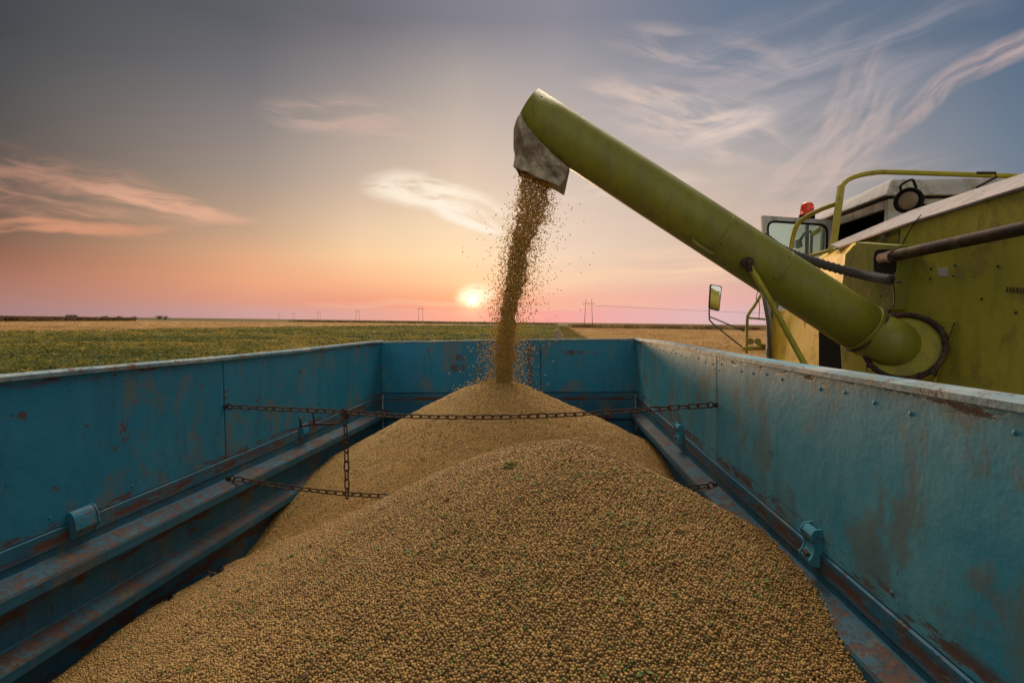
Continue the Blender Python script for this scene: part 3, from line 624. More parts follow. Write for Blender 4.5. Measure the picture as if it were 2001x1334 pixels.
# green crumbs, pods and straw lying in the beans
n = 1500; cx = rng.uniform(-HW+.05, HW-.05, n); cy = .5+rng.random(n)**.8*3.9; keep = rng.random(n) < .35+.65*(vnoise(cx, cy, 2.2, 44) > .5)
cx, cy = cx[keep], cy[keep]
cl = [(.295, 1.52, 26, .012), (.33, 1.44, 10, .008), (.62, 1.5, 8, .02), (.9, 1.25, 26, .05), (.75, 1.1, 18, .06), (-.2, 1.3, 12, .05), (-.35, 3.0, 24, .08), (.3, 2.9, 14, .1), (.78, 1.55, 60, .08), (.92, 1.4, 50, .07), (.62, 1.25, 40, .08), (.2, 1.2, 30, .08), (-.5, 1.5, 40, .12), (-.6, 3.1, 60, .12), (-.2, 2.75, 40, .1), (.55, 1.0, 40, .1)]
for a, b_, k, s in cl: cx = np.append(cx, rng.normal(a, s, k)); cy = np.append(cy, rng.normal(b_, s, k))
cx = np.clip(cx, -HW+.02, HW-.02); n = len(cx); cz = heap(cx, cy)+.0052
V, Fc = leaves(np.stack([cx, cy, cz], 1), rng.uniform(.0035, .0095, n), .25, .5); V = V.reshape(-1, 4, 3); V[:, 1:3, 2] += .003; tnt = np.repeat(rng.random(n), 4)
ns = 260; sx = rng.uniform(-HW+.05, HW-.05, ns); sy = rng.uniform(.7, 4.2, ns); sz_ = heap(sx, sy)+.006; an = rng.random(ns)*3.14; ln = rng.uniform(.006, .020, ns)
dx, dy = np.cos(an)*ln, np.sin(an)*ln; wx, wy = -np.sin(an)*.0012, np.cos(an)*.0012
V2 = np.stack([np.stack([sx-dx-wx, sy-dy-wy, heap(sx-dx, sy-dy)+.006], 1), np.stack([sx+dx-wx, sy+dy-wy, heap(sx+dx, sy+dy)+.007], 1), np.stack([sx+dx+wx, sy+dy+wy, heap(sx+dx, sy+dy)+.007], 1), np.stack([sx-dx+wx, sy-dy+wy, heap(sx-dx, sy-dy)+.006], 1)], 1)
V = np.concatenate([V, V2]).reshape(-1, 3); tnt = np.concatenate([tnt*.6, np.repeat(.6+.4*rng.random(ns), 4)])
debm = leafmat('plant_crumbs', [(.04, .07, .015), (.09, .14, .026), (.19, .25, .055), (.09, .055, .025), (.05, .03, .018), (.30, .22, .12)], .2)
db = link('plant_crumbs', npmesh('plant_crumbs', V, np.arange(len(V)).reshape(-1, 4), {'tint': tnt}), debm, pile); db['kind'] = 'stuff'
def clod(y, x, s, label):                     # dark leafy scrap by the left wall
    z = float(heap(np.array([x]), np.array([y]))[0])+.004; m4 = MT4 @ Matrix.Translation((x, y, z)); b = MB()
    for k in range(9):
        a = random.random()*6.28; L = s*(.5+random.random()*.6); w = L*.35; c = Vector((random.gauss(0, s*.4), random.gauss(0, s*.35), .004+random.random()*s*.15)); d = Vector((math.cos(a), math.sin(a), random.gauss(0, .15))); e = Vector((-math.sin(a), math.cos(a), .2))
        b.add([c-d*L, c-d*L*.3+e*w, c+d*L*.5+e*w*.8, c+d*L, c+d*L*.4-e*w, c-d*L*.4-e*w*.7], [(0, 1, 2, 3, 4, 5)])
        b.add([c-d*L+Vector((0, 0, .004)), c+e*w*.2+Vector((0, 0, .01)), c+d*L+Vector((0, 0, .003))], [(0, 1, 2)])
    bb = MB(m4); bb.v = b.v; bb.f = b.f; bb.mi = b.mi; bb.sm = b.sm
    tag(bb.build('leaf_scrap', plain('dark_leaf_scrap', (.018, .013, .014), .7), m=m4), label, 'leaf scrap', 'dark scraps on the grain by the left wall')
clod(1.95, -.97, .035, 'larger dark leaf scrap on the grain beside the left wall'); clod(1.80, -1.07, .016, 'smaller dark leaf scrap on the grain close to the left wall')

# ------------------------------------------------------------------ falling grain
ICO_V = []; 
def ico():
    t = (1+5**.5)/2; v = np.array([(-1,t,0),(1,t,0),(-1,-t,0),(1,-t,0),(0,-1,t),(0,1,t),(0,-1,-t),(0,1,-t),(t,0,-1),(t,0,1),(-t,0,-1),(-t,0,1)], float); v /= np.linalg.norm(v[0])
    f = np.array([(0,11,5),(0,5,1),(0,1,7),(0,7,10),(0,10,11),(1,5,9),(5,11,4),(11,10,2),(10,7,6),(7,1,8),(3,9,4),(3,4,2),(3,2,6),(3,6,8),(3,8,9),(4,9,5),(2,4,11),(6,2,10),(8,6,7),(9,8,1)]); return v, f
iv, if_ = ico()
tabv = np.array([338, 360, 390, 430, 465, 500, 545, 576, 612, 648, 684, 720, 757.]); tabc = np.array([1042, 1044, 1043, 1036, 1021, 1013, 1010, 1001, 993, 991, 988, 985, 984.]); tabw = np.array([21, 27, 28, 27, 21, 18, 20, 17, 15, 18, 20, 18, 14.])
DY = 3.5; k = 3.44/F
def stream(n, spread, vlo=338, vhi=757, core=True):
    v = rng.uniform(vlo, vhi, n); c = np.interp(v, tabv, tabc); w = np.interp(v, tabv, tabw)
    if core:
        r = np.sqrt(rng.random(n)); a = rng.random(n)*6.283; du = w*r*np.cos(a)*(1+.12*np.sin(v*.21)); dy = w*r*np.sin(a)*k
    else:
        s = spread*(.45+.55*np.clip((v-338)/140, 0, 1)); sg = rng.normal(0, 1, n); sg = np.where(sg > 0, sg*1.25, sg*.9); du = sg*s+np.sign(sg)*w*.75; dy = rng.normal(0, .05, n)
    u = c+du; o = at(0, 0, 1, DY); pts = np.empty((n, 3))
    for i in range(n):
        p = at(u[i], v[i], 1, DY); pts[i] = (p.x, p.y+dy[i], p.z)
    return pts
Pt = np.concatenate([stream(18000, 0), stream(3200, 13, core=False), stream(800, 24, 380, 757, False), stream(200, 50, 400, 757, False)])
dust = np.concatenate([stream(2600, 20, 360, 757, False), stream(1200, 34, 450, 757, False)])
# splash hopping off the heap
ns = 420; a = rng.random(ns)*6.283; rr = np.abs(rng.normal(0, .2, ns))+.02; hx = .0+np.cos(a)*rr; hy = 3.5+np.sin(a)*rr*.7; hz = heap(hx, hy)+np.abs(rng.normal(0, .035, ns))*np.exp(-rr*2.)+.004
Sp = np.array([tuple(TW((x, y, z))) for x, y, z in zip(hx, hy, hz)]); Pt = np.concatenate([Pt, Sp, dust]); n = len(Pt)
sz = rng.uniform(.0033, .0046, n); sz[-len(dust):] = rng.uniform(.0007, .0016, len(dust)); st = rng.uniform(.85, 1.25, n); Vb = iv[None]*sz[:, None, None]; Vb = Vb*np.stack([np.ones(n), np.ones(n), st], 1)[:, None, :]+Pt[:, None, :]
Fb = (if_[None]+(np.arange(n)*12)[:, None, None]).reshape(-1, 3); tb = np.clip(rng.normal(.78, .2, n), .055, .94); tb = np.where(rng.random(n) < .02, .99, tb)
fb = link('falling_grain', npmesh('falling_grain', Vb, Fb, {'tint': np.repeat(tb, 12)}, True), beanmat('falling_bean_lit', 'GEOMETRY', 1.35))  # brightened bean colour stands in for light on the stream
tag(fb, 'stream of soybeans pouring from the green auger spout onto the rear heap', 'grain', kind='stuff')

# ------------------------------------------------------------------ combine harvester
XC = 2.35
cb = empty('combine_harvester', (XC+1.3, 4., 0), 'yellow-green combine harvester unloading over the right side of the trailer', 'combine')
def px(u, v, x=XC):                            # the side stands turned a little away from the sun
    d = direction(u, v); k = .17; return CW+d*((x+k*3.4)/(d.x+k*d.y))
def py(u, v, y): return at(u, v, 1, y)
def poly(pts, off, name, mat, parent=cb, bevel=.004): return MB().prism(pts, off).build(name, mat, parent, bevel=bevel)
T_ = (.03, 0, 0)
# grain tank side, big sheet
A = [px(1758, 443), px(1786, 434), px(2001, 366), px(2180, 310), px(2180, 900), px(1700, 900), px(1712, 680), px(1742, 607)]
poly(A, T_, 'tank_side', green)
B_ = [px(1640, 484, XC+.02), px(1757, 443.5, XC+.02), px(1741, 607, XC+.02), px(1690, 660, XC+.02), px(1700, 900, XC+.02), px(1656, 900, XC+.02), px(1640, 640, XC+.02)]
poly(B_, T_, 'tank_side', green)
# pale sloping hood above the edge
e0 = [px(1640, 483, XC-.01), px(1786, 433.5, XC-.01), px(2001, 366, XC-.01), px(2180, 308, XC-.01)]
e1 = [px(1622, 478, XC+.08), px(1780, 411, XC+.3), px(2001, 338, XC+.3), px(2180, 280, XC+.3)]
b = MB(); b.add(e0+e1, [(0, 1, 5, 4), (1, 2, 6, 5), (2, 3, 7, 6)]); b.add([p+Vector((.02, 0, -.03)) for p in e0+e1], [(4, 5, 1, 0), (5, 6, 2, 1), (6, 7, 3, 2)]); b.tube(e0, .012, 8); b.build('tank_hood', hood, cb)
# housing with chamfered corner and sunlit front face
hx = XC-.10; H = [px(1675, 473, hx), px(1757, 479, hx), px(1742, 606, hx), px(1700, 606, hx), px(1640, 580, hx), px(1644, 564, hx), px(1651, 497, hx)]
b = MB(); back = Vector((.14, 0, 0)); hb = b.prism(H, back); b.build('elevator_housing', greent, cb, bevel=.006)
Lf = [px(1652, 497, hx+.005), px(1645, 564, hx+.005), px(1640, 640, hx+.005), py(1596, 640, 4.9), py(1592, 507, 4.9), py(1626, 487, 4.8), px(1673, 474, hx+.01)]
b = MB(); b.add(Lf, [(0, 1, 2, 3, 4), (0, 4, 5, 6)]); b.add([p+Vector((.02, .02, 0)) for p in Lf], [(4, 3, 2, 1, 0), (6, 5, 4, 0)]); b.build('front_cover', yellow, cb)
MB().tube([px(1611, 515, hx-.02)+Vector((0, .3, 0)), px(1610, 640, hx-.02)+Vector((0, .3, 0))], .003, 6).build('cover_seam', bolt, cb)
b = MB(); b.prism([px(1721, 452, XC-.02), px(1729, 450, XC-.02), px(1728, 472, XC-.02), px(1720, 473, XC-.02)], (.012, 0, 0)); b.dome(px(1724, 466, XC-.022), (-1, 0, 0), .008); b.build('hood_latch', rusty, cb)
# port hole's darkness painted as a flat black plate, and long push rod
c = px(1727, 513, hx-.004); prt = []
for k in range(28):
    t = 2*math.pi*k/28; a_ = abs(math.cos(t))**.5*math.copysign(1, math.cos(t)); b_ = abs(math.sin(t))**.5*math.copysign(1, math.sin(t)); prt.append(px(1729+22*a_, 512+25*b_, hx-.003))
poly(prt, (.004, 0, 0), 'port_shade_plate', black, bevel=0)
rodp = [px(1722, 505, XC-.09), px(1760, 497, XC-.10), px(2001, 446, XC-.10), px(2160, 412, XC-.10)]
MB().tube(rodp, .036, 20).tube([px(1740, 502, XC-.095), px(1752, 499, XC-.1)], .042, 20).build('push_rod', rusty, cb)
# small plates, bolts
pl = [px(1832+dx_, 532+dy_, XC-.004) for dx_, dy_ in ((0, -8), (18, -9), (19, 8), (1, 8))]; poly(pl, (.006, 0, 0), 'data_plate', greyp, bevel=.001)
b = MB()
for u, v in ((1819, 525), (1818, 545), (1866, 518), (1863, 539), (1720+40, 585), (1805, 620), (1846, 628), (1860, 630), (1843, 676), (1738, 553), (1720, 578), (1918, 584), (1950, 520), (1985, 610)): b.dome(px(u, v, XC-.001 if u > 1745 else hx), (-1, 0, 0), .0085, .6)
b.build('bolts', bolt, cb)
for i in range(7):                              # louvre slots
    a_ = px(1968+i*6.5, 566+i*.3, XC-.003); MB().box(tuple(a_-Vector((.002, .0022, .014))), tuple(a_+Vector((.002, .0022, .014)))).build('louvre_slot', rusty, cb)
b = MB()
for i in range(11): b.dome(px(1897, 470+i*26, XC-.001), (-1, 0, 0), .0055, .5)
b.build('rivets', green, cb)
MB().tube([px(1758, 447, XC-.003), px(1744, 606, XC-.003)], .0035, 6).build('sheet_seam', bolt, cb)
M_ = [px(1700, 606, XC-.012), px(1867, 628, XC-.012), px(1827, 740, XC-.012), px(1826, 860, XC-.012), px(1690, 860, XC-.012)]; poly(M_, (.01, 0, 0), 'auger_mount_plate', green, bevel=.002)
MB().tube([px(1866, 629, XC-.014), px(1828, 736, XC-.014)], .004, 6).build('plate_edge', rusty, cb)
# auger: tube, seams, elbow and clamp ring
DT = .162
a_top = py(1031, 219, 3.50); a_bot = py(1687, 643, 3.52)
axd = (a_bot-a_top).normalized()
aug = MB(); aug.tube([a_top+axd*((a_bot-a_top).length*i/12) for i in range(13)], DT, 56); aug = aug.build('auger_tube', greent, cb)
def ringat(t, w, dr, mat, name, parent):
    p = a_top.lerp(a_bot, t); MB().tube([p-axd*w/2, p+axd*w/2], DT+dr, 56).build(name, mat, parent)
for t, w, dr in ((.575, .008, .0025), (.745, .008, .0025), (.995, .02, .006)): ringat(t, w, dr, greent, 'weld_band', aug)
ringat(.57, .003, .004, bolt, 'seam_line', aug) if False else None
# thin folded seam along the upper back edge of the tube
up = Vector((0, 0, 1)); nrm = (up-axd*up.dot(axd)).normalized(); side = nrm.cross(axd).normalized()
if side.y > 0: side = -side
sn = (nrm*.93-side*.36).normalized()
MB().tube([a_top+sn*(DT-.001)+axd*.03, a_bot+sn*(DT-.001)-axd*.55], .005, 8).build('lap_seam', greent, aug)
p_ = a_top.lerp(a_bot, .575); un = (-nrm*.86+side*.5).normalized()
MB().tube([p_+un*(DT-.004)-axd*.14, p_+un*(DT+.012)-axd*.10, p_+un*(DT+.012)+axd*.02, p_+un*(DT-.004)+axd*.04], .014, 8).build('stiffener', greent, aug)
for t_ in (.585, .735):
    for a_ in range(0, 360, 30):
        if a_ % 60 == 0: continue
        dr_ = side*math.cos(R(a_))+nrm*math.sin(R(a_)); MB().dome(a_top.lerp(a_bot, t_)+dr_*(DT-.001), dr_, .007, .6).build('tube_bolt', bolt, aug)
MB().dome(a_top+axd*.06+(nrm*.55+side*.83)*(DT-.001), nrm*.55+side*.83, .009, .3).build('bolt_hole', black, aug)
rc = px(1764, 676, XC-.17); rn = Vector((-.62, -.74, .24)).normalized()
e_ = (a_bot-rc); e_ = (e_-rn*e_.dot(rn)).normalized(); path = spline([a_bot-axd*.01, a_bot+axd*.06, rc+e_*.085-rn*.03-up*.008, rc+e_*.05-rn*.10-up*.012, rc+e_*.04-rn*.2-up*.012], 8)
elb = MB().tube(path, [DT*(1.015-.14*i/(len(path)-1)) for i in range(len(path))], 48).build('elbow', greent, cb)
MB().torus(a_bot+axd*.012, axd, DT+.004, .007, 48, 8).build('elbow_seam', rusty, elb)
b = MB(); b.torus(rc-rn*.01, rn, DT*1.27, .017, 48, 10); 
for k in range(26):
    t = k*2*math.pi/26+random.gauss(0, .05); e1_ = (up-rn*up.dot(rn)).normalized(); e2_ = rn.cross(e1_); pp = rc-rn*.01+(e1_*math.cos(t)+e2_*math.sin(t))*DT*(1.27+random.gauss(0, .02))
    b.dome(pp+rn*.006, rn+Vector((random.gauss(0, .3), random.gauss(0, .3), random.gauss(0, .3))), .016+random.random()*.008, .7)
b.build('clamp_ring', rusty, cb)
MB().tube([rc-rn*.02, rc-rn*.33], DT*1.30, 48).build('ring_flange', green, cb)
b = MB(); b.box(tuple(px(1765, 620, XC-.06)-Vector((.02, .025, .02))), tuple(px(1765, 620, XC-.06)+Vector((.03, .02, .015)))); b.tube([px(1767, 640, XC-.1), px(1752, 632, XC-.1)], .008, 8); b.build('ring_lock', rusty, cb)
# dark band of grease on the tube's foot
# brace strut
s0 = py(1463, 512, 3.5-.16); s1 = py(1545, 662, 3.42); s2 = py(1585, 735, 3.36)
st_ = MB().tube(spline([s0+Vector((.005, 0, -.03)), s0.lerp(s1, .35), s1, s2], 6), .018, 14).build('brace_strut', green, cb)
b = MB(); b.tube([s0+Vector((0, .0, 0)), s0+Vector((0, .05, 0))], .034, 16); b.tube([s0+Vector((-.004, -.03, 0)), s0+Vector((.004, .05, 0))], .017, 6); b.tube([s0+Vector((-.002, .0, .0)), s0+Vector((.01, .0, -.06))], .02, 10); b.build('strut_bracket', rusty, cb)
# corrugated hose
hp = spline([py(1490, 460, 3.95), py(1530, 488, 3.9), py(1600, 514, 3.8), px(1680, 536, hx-.07), px(1743, 547, hx-.05)], 16); n = len(hp)
MB().tube([hp[0].lerp(hp[0], 0)]+hp[1:], [.028+.007*(i % 2) for i in range(n)], 16).build('corrugated_hose', hosem, cb)
b = MB(); 
hb_ = spline(hp[::6], 14)
MB().tube([hp[-1], hp[-1]+(px(1760, 552, hx-.05)-hp[-1])], .006, 8).tube(spline([px(1744, 550, hx-.05), px(1748, 575, hx-.02), px(1746, 600, hx-.01)], 6), .004, 6).build('hose_clip', bolt, cb)
# thin cable on the side
MB().tube(spline([px(1800, 420, XC-.02), px(1788, 434, XC-.02), px(1775, 455, XC-.012), px(1765, 474, XC-.012), px(1757, 490, XC-.1)], 6), .003, 6).build('cable', black, cb)

# spout skirt of canvas
canvas, cg, cbn = newmat('dusty_canvas'); oc = cg.n.new('ShaderNodeTexCoord').outputs['Object']; n1 = cg.noise(oc, 9, 6, .65, .6); n2 = cg.noise(oc, 240, 2, .5)
cg.l.new(cg.mix(cg.mr(n1, .35, .7), (.20, .16, .11), (.50, .43, .31)), cbn.inputs['Base Color']); cbn.inputs['Roughness'].default_value = .9
bump(cg, cbn, cg.m('ADD', cg.m('MULTIPLY', n1, 1.), cg.m('MULTIPLY', n2, .08)), .8, .02)
RF = DT+.006; N1 = 22
def onT(a, ang): return a_top+axd*a+(side*math.cos(ang)-nrm*math.sin(ang))*RF     # ang 0 = side facing the camera, 90 = underside
top = []
for i in range(N1+1): t = i/N1; top.append(onT(.46-.45*t, R(82)*(1-t)**.75+R(26)*t))
for i in range(1, 13): t = i/13; top.append(onT(-.004, R(26)+R(128)*t))
for i in range(N1+1): t = i/N1; top.append(onT(.01+.45*t, R(154)-R(56)*t**.8))
c0, c1 = py(1003, 324, 3.36), py(1095, 366, 3.36); c2, c3 = c1+Vector((.03, .27, .02)), c0+Vector((.02, .29, .015))
bot = []
for i in range(N1+1): bot.append(c1.lerp(c0, i/N1))
for i in range(1, 13): bot.append(c0.lerp(c3, i/13))
for i in range(N1+1): bot.append(c3.lerp(c2, i/N1))
rowsC = 26; vs = []; nc = len(top)
for j in range(rowsC+1):
    t = j/rowsC
    for i in range(nc):
        p = top[i].lerp(bot[i], t); w = math.sin(math.pi*min(t, .9)); q = i/nc
        fold = .022*w*math.sin(q*22+t*5.2)+.014*w*math.sin(q*57-t*8+1)+.03*w*noise.noise(Vector((q*24, t*6, 3.1)))+.10*w*(noise.noise(Vector((q*9, t*2.4, 1.7))))
        outw = Vector((0, -1, 0)) if i <= N1 else (Vector((-1, 0, 0)) if i <= N1+12 else Vector((0, 1, 0)))
        if i <= N1:
            s_c = i/N1; dc = s_c+.95*t-.95+.05*math.sin(t*9); fold += w*(.038*math.exp(-(dc/.07)**2)-.042*math.exp(-((dc+.17)/.09)**2)+.016*math.exp(-((s_c-.25*t-.12)/.05)**2))
            fold -= .020*w*math.exp(-((q*2.4-.42-t*.5)**2)/.012)
        vs.append(p+outw*(fold if i <= N1 else abs(fold)*.3 if i > N1+12 else fold*.12)+Vector((0, 0, .006*math.sin(q*30)*t)))
b = MB(); b.add(vs, [(j*nc+i, j*nc+i+1, (j+1)*nc+i+1, (j+1)*nc+i) for j in range(rowsC) for i in range(nc-1)], 0, True)
o = b.build('spout_skirt', canvas, aug); sd_ = o.modifiers.new('thick', 'SOLIDIFY'); sd_.thickness = .004
# dark mouth of the tube under the skirt
# ---- cab
YR, XL = 4.72, 2.9                             # rear face, left face of the cab
def rb(u, v): return py(u, v, YR)
zr = rb(1723, 384).z; zt = rb(1741, 345).z
YFc = 5.85; XRc = XL+1.55
b = MB(); b.add([(XL-.05, YR-.04, zr), (XRc+.05, YR-.04, zr), (XRc+.05, YFc, zr), (XL-.05, YFc, zr),
                 (XL+.06, YR+.06, zt), (XRc-.06, YR+.06, zt), (XRc-.06, YFc-.1, zt-.03), (XL+.06, YFc-.1, zt-.03)], [(0,3,2,1),(4,5,6,7),(0,1,5,4),(1,2,6,5),(2,3,7,6),(3,0,4,7)])
roof = b.build('cab_roof', greyp, cb, bevel=.02)
MB().box((XL-.02, YR-.015, zr-.018), (XRc+.02, YFc-.03, zr-.002)).build('roof_gasket', black, cb)
zb = 2.05
def postbox(x0, y0, x1, y1, z0=zb, z1=None): return MB().box((x0, y0, z0), (x1, y1, z1 or zr-.02))
for a in ((XL, YR, XL+.10, YR+.045), (XL, YFc-.07, XL+.06, YFc-.01), (XRc-.08, YFc-.07, XRc, YFc-.01)): postbox(*a).build('cab_pillar', greyp, cb, bevel=.008)
MB().box((XL+.102, YR+.006, zb), (XRc, YR+.04, zr-.02)).build('rear_wall', greyp, cb)
zs = zr-.10; MB().box((XL, YR+.047, zs), (XL+.04, YFc-.072, zr-.02)).build('window_header', greyp, cb, bevel=.006)
zw = 3.2
MB().box((XL, YR+.047, 1.2), (XL+.04, YFc-.5, zw)).build('cab_side', greyp, cb)
MB().box((XL+.045, YFc-.2, 2.0), (XRc-.1, YFc-.12, zr-.03)).build('added_cab_dark_panel', darkin, cb)  # added full-height dark panel, blocks the sky so the cab window stays dark
MB().box((XL+.3, YR+.15, 2.0), (XL+.9, YR+.6, 3.25)).build('seat', darkin, cb, bevel=.05)
MB().box((XL+.042, YR+.05, zr-.05), (XRc-.02, YFc-.1, zr-.021)).build('headliner', darkin, cb)
MB().box((XRc-.03, YR+.045, 1.2), (XRc, YFc-.1, zr-.05)).build('far_side', darkin, cb)
MB().tube([(XL+.3, YFc-.25, 2.2), (XL+.35, YFc-.55, 3.05)], .03, 8).torus((XL+.35, YFc-.57, 3.08), (0, -.5, .8), .19, .015, 24, 6).build('steering_wheel', black, cb)
# open door standing out from the front corner
YD = 5.55
def dq(u, v): return py(u, v, YD)
d0, d1, d2, d3 = dq(1489, 421), dq(1628, 430), dq(1620, 640), dq(1500, 640)
def rrect(a, b_, c, d, ins, r, n=5):
    P4 = [a, b_, c, d]; cen = sum(P4, Vector())/4; Q = [p.lerp(cen, 0)+((P4[(i+1) % 4]-p).normalized()+(P4[i-1]-p).normalized())*ins for i, p in enumerate(P4)]; out = []
    for i, p in enumerate(Q):
        u_ = (Q[i-1]-p).normalized(); w_ = (Q[(i+1) % 4]-p).normalized()
        for k in range(n+1): t = k/n; s_, e_ = p+u_*r, p+w_*r; out.append(s_.lerp(p, t).lerp(p.lerp(e_, t), t))
    return out
def frame(P4, ins, r, th, name, mat, parent, w=None):
    inn = rrect(*P4, ins, r); outr = rrect(*P4, w if w else 0., .012 if not w else r*1.1); n = len(inn); o_ = Vector((0, th, 0))
    b = MB(); b.add(outr+inn+[p+o_ for p in outr]+[p+o_ for p in inn], [(i, (i+1) % n, n+(i+1) % n, n+i) for i in range(n)]+[(2*n+(i+1) % n, 2*n+i, 3*n+i, 3*n+(i+1) % n) for i in range(n)]+[(n+i, n+(i+1) % n, 3*n+(i+1) % n, 3*n+i) for i in range(n)]+[((i+1) % n, i, 2*n+i, 2*n+(i+1) % n) for i in range(n)])
    return b.build(name, mat, parent)
door = frame((d0, d1, d2, d3), .060, .09, .035, 'cab_door', greyp, cb)
frame((d0-Vector((0, .004, 0)), d1-Vector((0, .004, 0)), d2-Vector((0, .004, 0)), d3-Vector((0, .004, 0))), .062, .085, .012, 'door_seal', black, door, .045)
glass, gg, gb = newmat('tinted_glass'); gb.inputs['Base Color'].default_value = (.70, .84, .78, 1); gb.inputs['Roughness'].default_value = .03; gb.inputs['Transmission Weight'].default_value = 1; gb.inputs['IOR'].default_value = 1.05
tg = gg.n.new('ShaderNodeBsdfTransparent'); tg.inputs[0].default_value = (.68, .80, .74, 1); gl = gg.n.new('ShaderNodeBsdfGlossy'); gl.inputs['Roughness'].default_value = .08; gl.inputs[0].default_value = (.8, .9, .86, 1)
df = gg.n.new('ShaderNodeBsdfDiffuse'); df.inputs[0].default_value = (.45, .55, .5, 1); m1 = gg.n.new('ShaderNodeMixShader'); m1.inputs[0].default_value = .35; gg.l.new(gl.outputs[0], m1.inputs[1]); gg.l.new(df.outputs[0], m1.inputs[2])
m2 = gg.n.new('ShaderNodeMixShader'); m2.inputs[0].default_value = .22; gg.l.new(tg.outputs[0], m2.inputs[1]); gg.l.new(m1.outputs[0], m2.inputs[2]); gg.l.new(m2.outputs[0], gg.n['Material Output'].inputs[0])
gl_ = rrect(d0+Vector((0, .018, 0)), d1+Vector((0, .018, 0)), d2+Vector((0, .018, 0)), d3+Vector((0, .018, 0)), .05, .08)
MB().prism(gl_, (0, .004, 0)).build('door_glass', glass, door)
MB().box((d3.x, YD, 1.9), (d2.x, YD+.035, d3.z-.002)).build('door_panel', greyp, door)
# windscreen posts and inner mirror seen through the door glass
MB().tube([py(1577, 437, 5.9), py(1576, 545, 5.9)], .020, 8).build('windscreen_post', greyrod, cb)
MB().tube([py(1586, 455, 6.0), py(1583, 550, 6.0)], .016, 8).build('windscreen_post', greyrod, cb)
poly([py(1590, 450, 5.95), py(1622, 432, 5.95), py(1622, 441, 5.95), py(1590, 462, 5.95)], (0, .03, 0), 'sun_visor', yellow)
b = MB().prism([py(1550, 470, 5.9), py(1566, 467, 5.9), py(1569, 481, 5.9), py(1562, 485, 5.9), py(1550, 483, 5.9)], (0, .03, 0)); b.tube([py(1563, 470, 5.9), py(1572, 456, 5.9), py(1585, 452, 5.9)], .016, 8); b.build('inner_mirror', greyrod, cb)
# beacon on the roof corner
bp = py(1576.5, 425, 5.75); bk = empty('beacon', bp); bk.parent = cb; bk.matrix_world = Matrix.Translation(bp); bk.location = bp-cb.location; WM[bk.name] = Matrix.Translation(bp)
def lathe(c, prof, seg=24):
    vs = [(c[0]+r*math.cos(2*math.pi*k/seg), c[1]+r*math.sin(2*math.pi*k/seg), c[2]+z) for r, z in prof for k in range(seg)]
    return MB().add(vs, [(j*seg+k, j*seg+(k+1) % seg, (j+1)*seg+(k+1) % seg, (j+1)*seg+k) for j in range(len(prof)-1) for k in range(seg)], 0, True)
red, rg, rbn = newmat('red_beacon_lens'); rbn.inputs['Base Color'].default_value = (.95, .07, .012, 1); rbn.inputs['Roughness'].default_value = .15; rbn.inputs['Transmission Weight'].default_value = .35
s_ = 6.1/F; lathe(bp, [(0, -.02), (14*s_*.9, -.02), (14*s_*.9, .012), (12*s_, .02), (0, .02)]).build('base', black, bk)
lathe(bp, [(12.4*s_, .022), (12.4*s_, .035), (11*s_, .04), (10.6*s_, .10), (9.6*s_, .135), (7*s_, .155), (3*s_, .163), (0, .165)]).build('lens', red, bk)
lathe(bp, [(0, .03), (4*s_, .03), (4*s_, .06), (6*s_, .09), (3*s_, .12), (0, .12)]).build('reflector', steel, bk)
# handrails
def rail(pts, r, name='handrail', mat=green, n=8): return MB().tube(spline(pts, n), r, 14).build(name, mat, cb)
YP = 4.55
b = MB(); q0, q1 = py(1644, 362, YP), py(1625, 503, YP); sx_ = .022
b.add([q0+Vector((x, y, 0)) for x, y in ((-sx_, -sx_), (sx_, -sx_), (sx_, sx_), (-sx_, sx_))]+[q1+Vector((x, y, 0)) for x, y in ((-sx_, -sx_), (sx_, -sx_), (sx_, sx_), (-sx_, sx_))], [(0,1,2,3),(7,6,5,4),(0,4,5,1),(1,5,6,2),(2,6,7,3),(3,7,4,0)])
b.build('rail_post', green, cb, bevel=.003)
rail([py(1643, 366, YP), py(1656, 352, YP), py(1678, 343, YP), py(1705, 338, YP), py(1740, 336.5, YP), py(1910, 342, YP), py(1990, 345, YP), py(2080, 352, YP)], .021)
rail([py(1637, 397, YP+.02), py(1600, 411, YP+.2), py(1568, 429, YP+.4), py(1556, 443, YP+.45), py(1549, 465, YP+.5), py(1544, 495, YP+.5)], .021)
rail([py(1622, 489, YP), py(1605, 494, YP+.1), py(1585, 499, YP+.2)], .016)
MB().tube([py(1909, 338, 3.9), py(1945, 338, 3.9), py(1947, 346, 3.9), py(1908, 366, 3.9), py(1908, 371, 3.9), py(1936, 371, 3.9)], .010, 8).build('grab_hook', rusty, cb)
# work light
lp = py(1776, 392, 4.05); lk = empty('work_light', lp); lk.parent = cb; lk.location = lp-cb.location; WM[lk.name] = Matrix.Translation(lp)
ld = Vector((-.80, -.58, -.06)).normalized(); rL = .082
prof = [(0, rL*1.0), (.02, rL*1.08), (-.02, rL*1.08), (-.05, rL*.95), (-.10, rL*.55), (-.12, .02)]
MB().tube([lp+ld*.012, lp-ld*.02, lp-ld*.05, lp-ld*.10, lp-ld*.12], [rL*1.08, rL*1.08, rL*.98, rL*.6, rL*.3], 28).build('housing', black, lk)
lens = plain('amber_lens', (.24, .17, .10), .25, sc=30, spec=.8)
MB().torus(lp+ld*.014, ld, rL*1.0, .014, 32, 8).build('rim', black, lk)
MB().dome(lp+ld*.008, ld, rL*.90, .22, 28).build('lens', lens, lk)
MB().tube(spline([lp+Vector((-.055, 0, .06)), lp+Vector((-.05, .02, .115)), lp+Vector((.0, .03, .15)), lp+Vector((.055, .05, .165)), lp+Vector((.075, .04, .10))], 5), .009, 8).build('handle', black, lk)
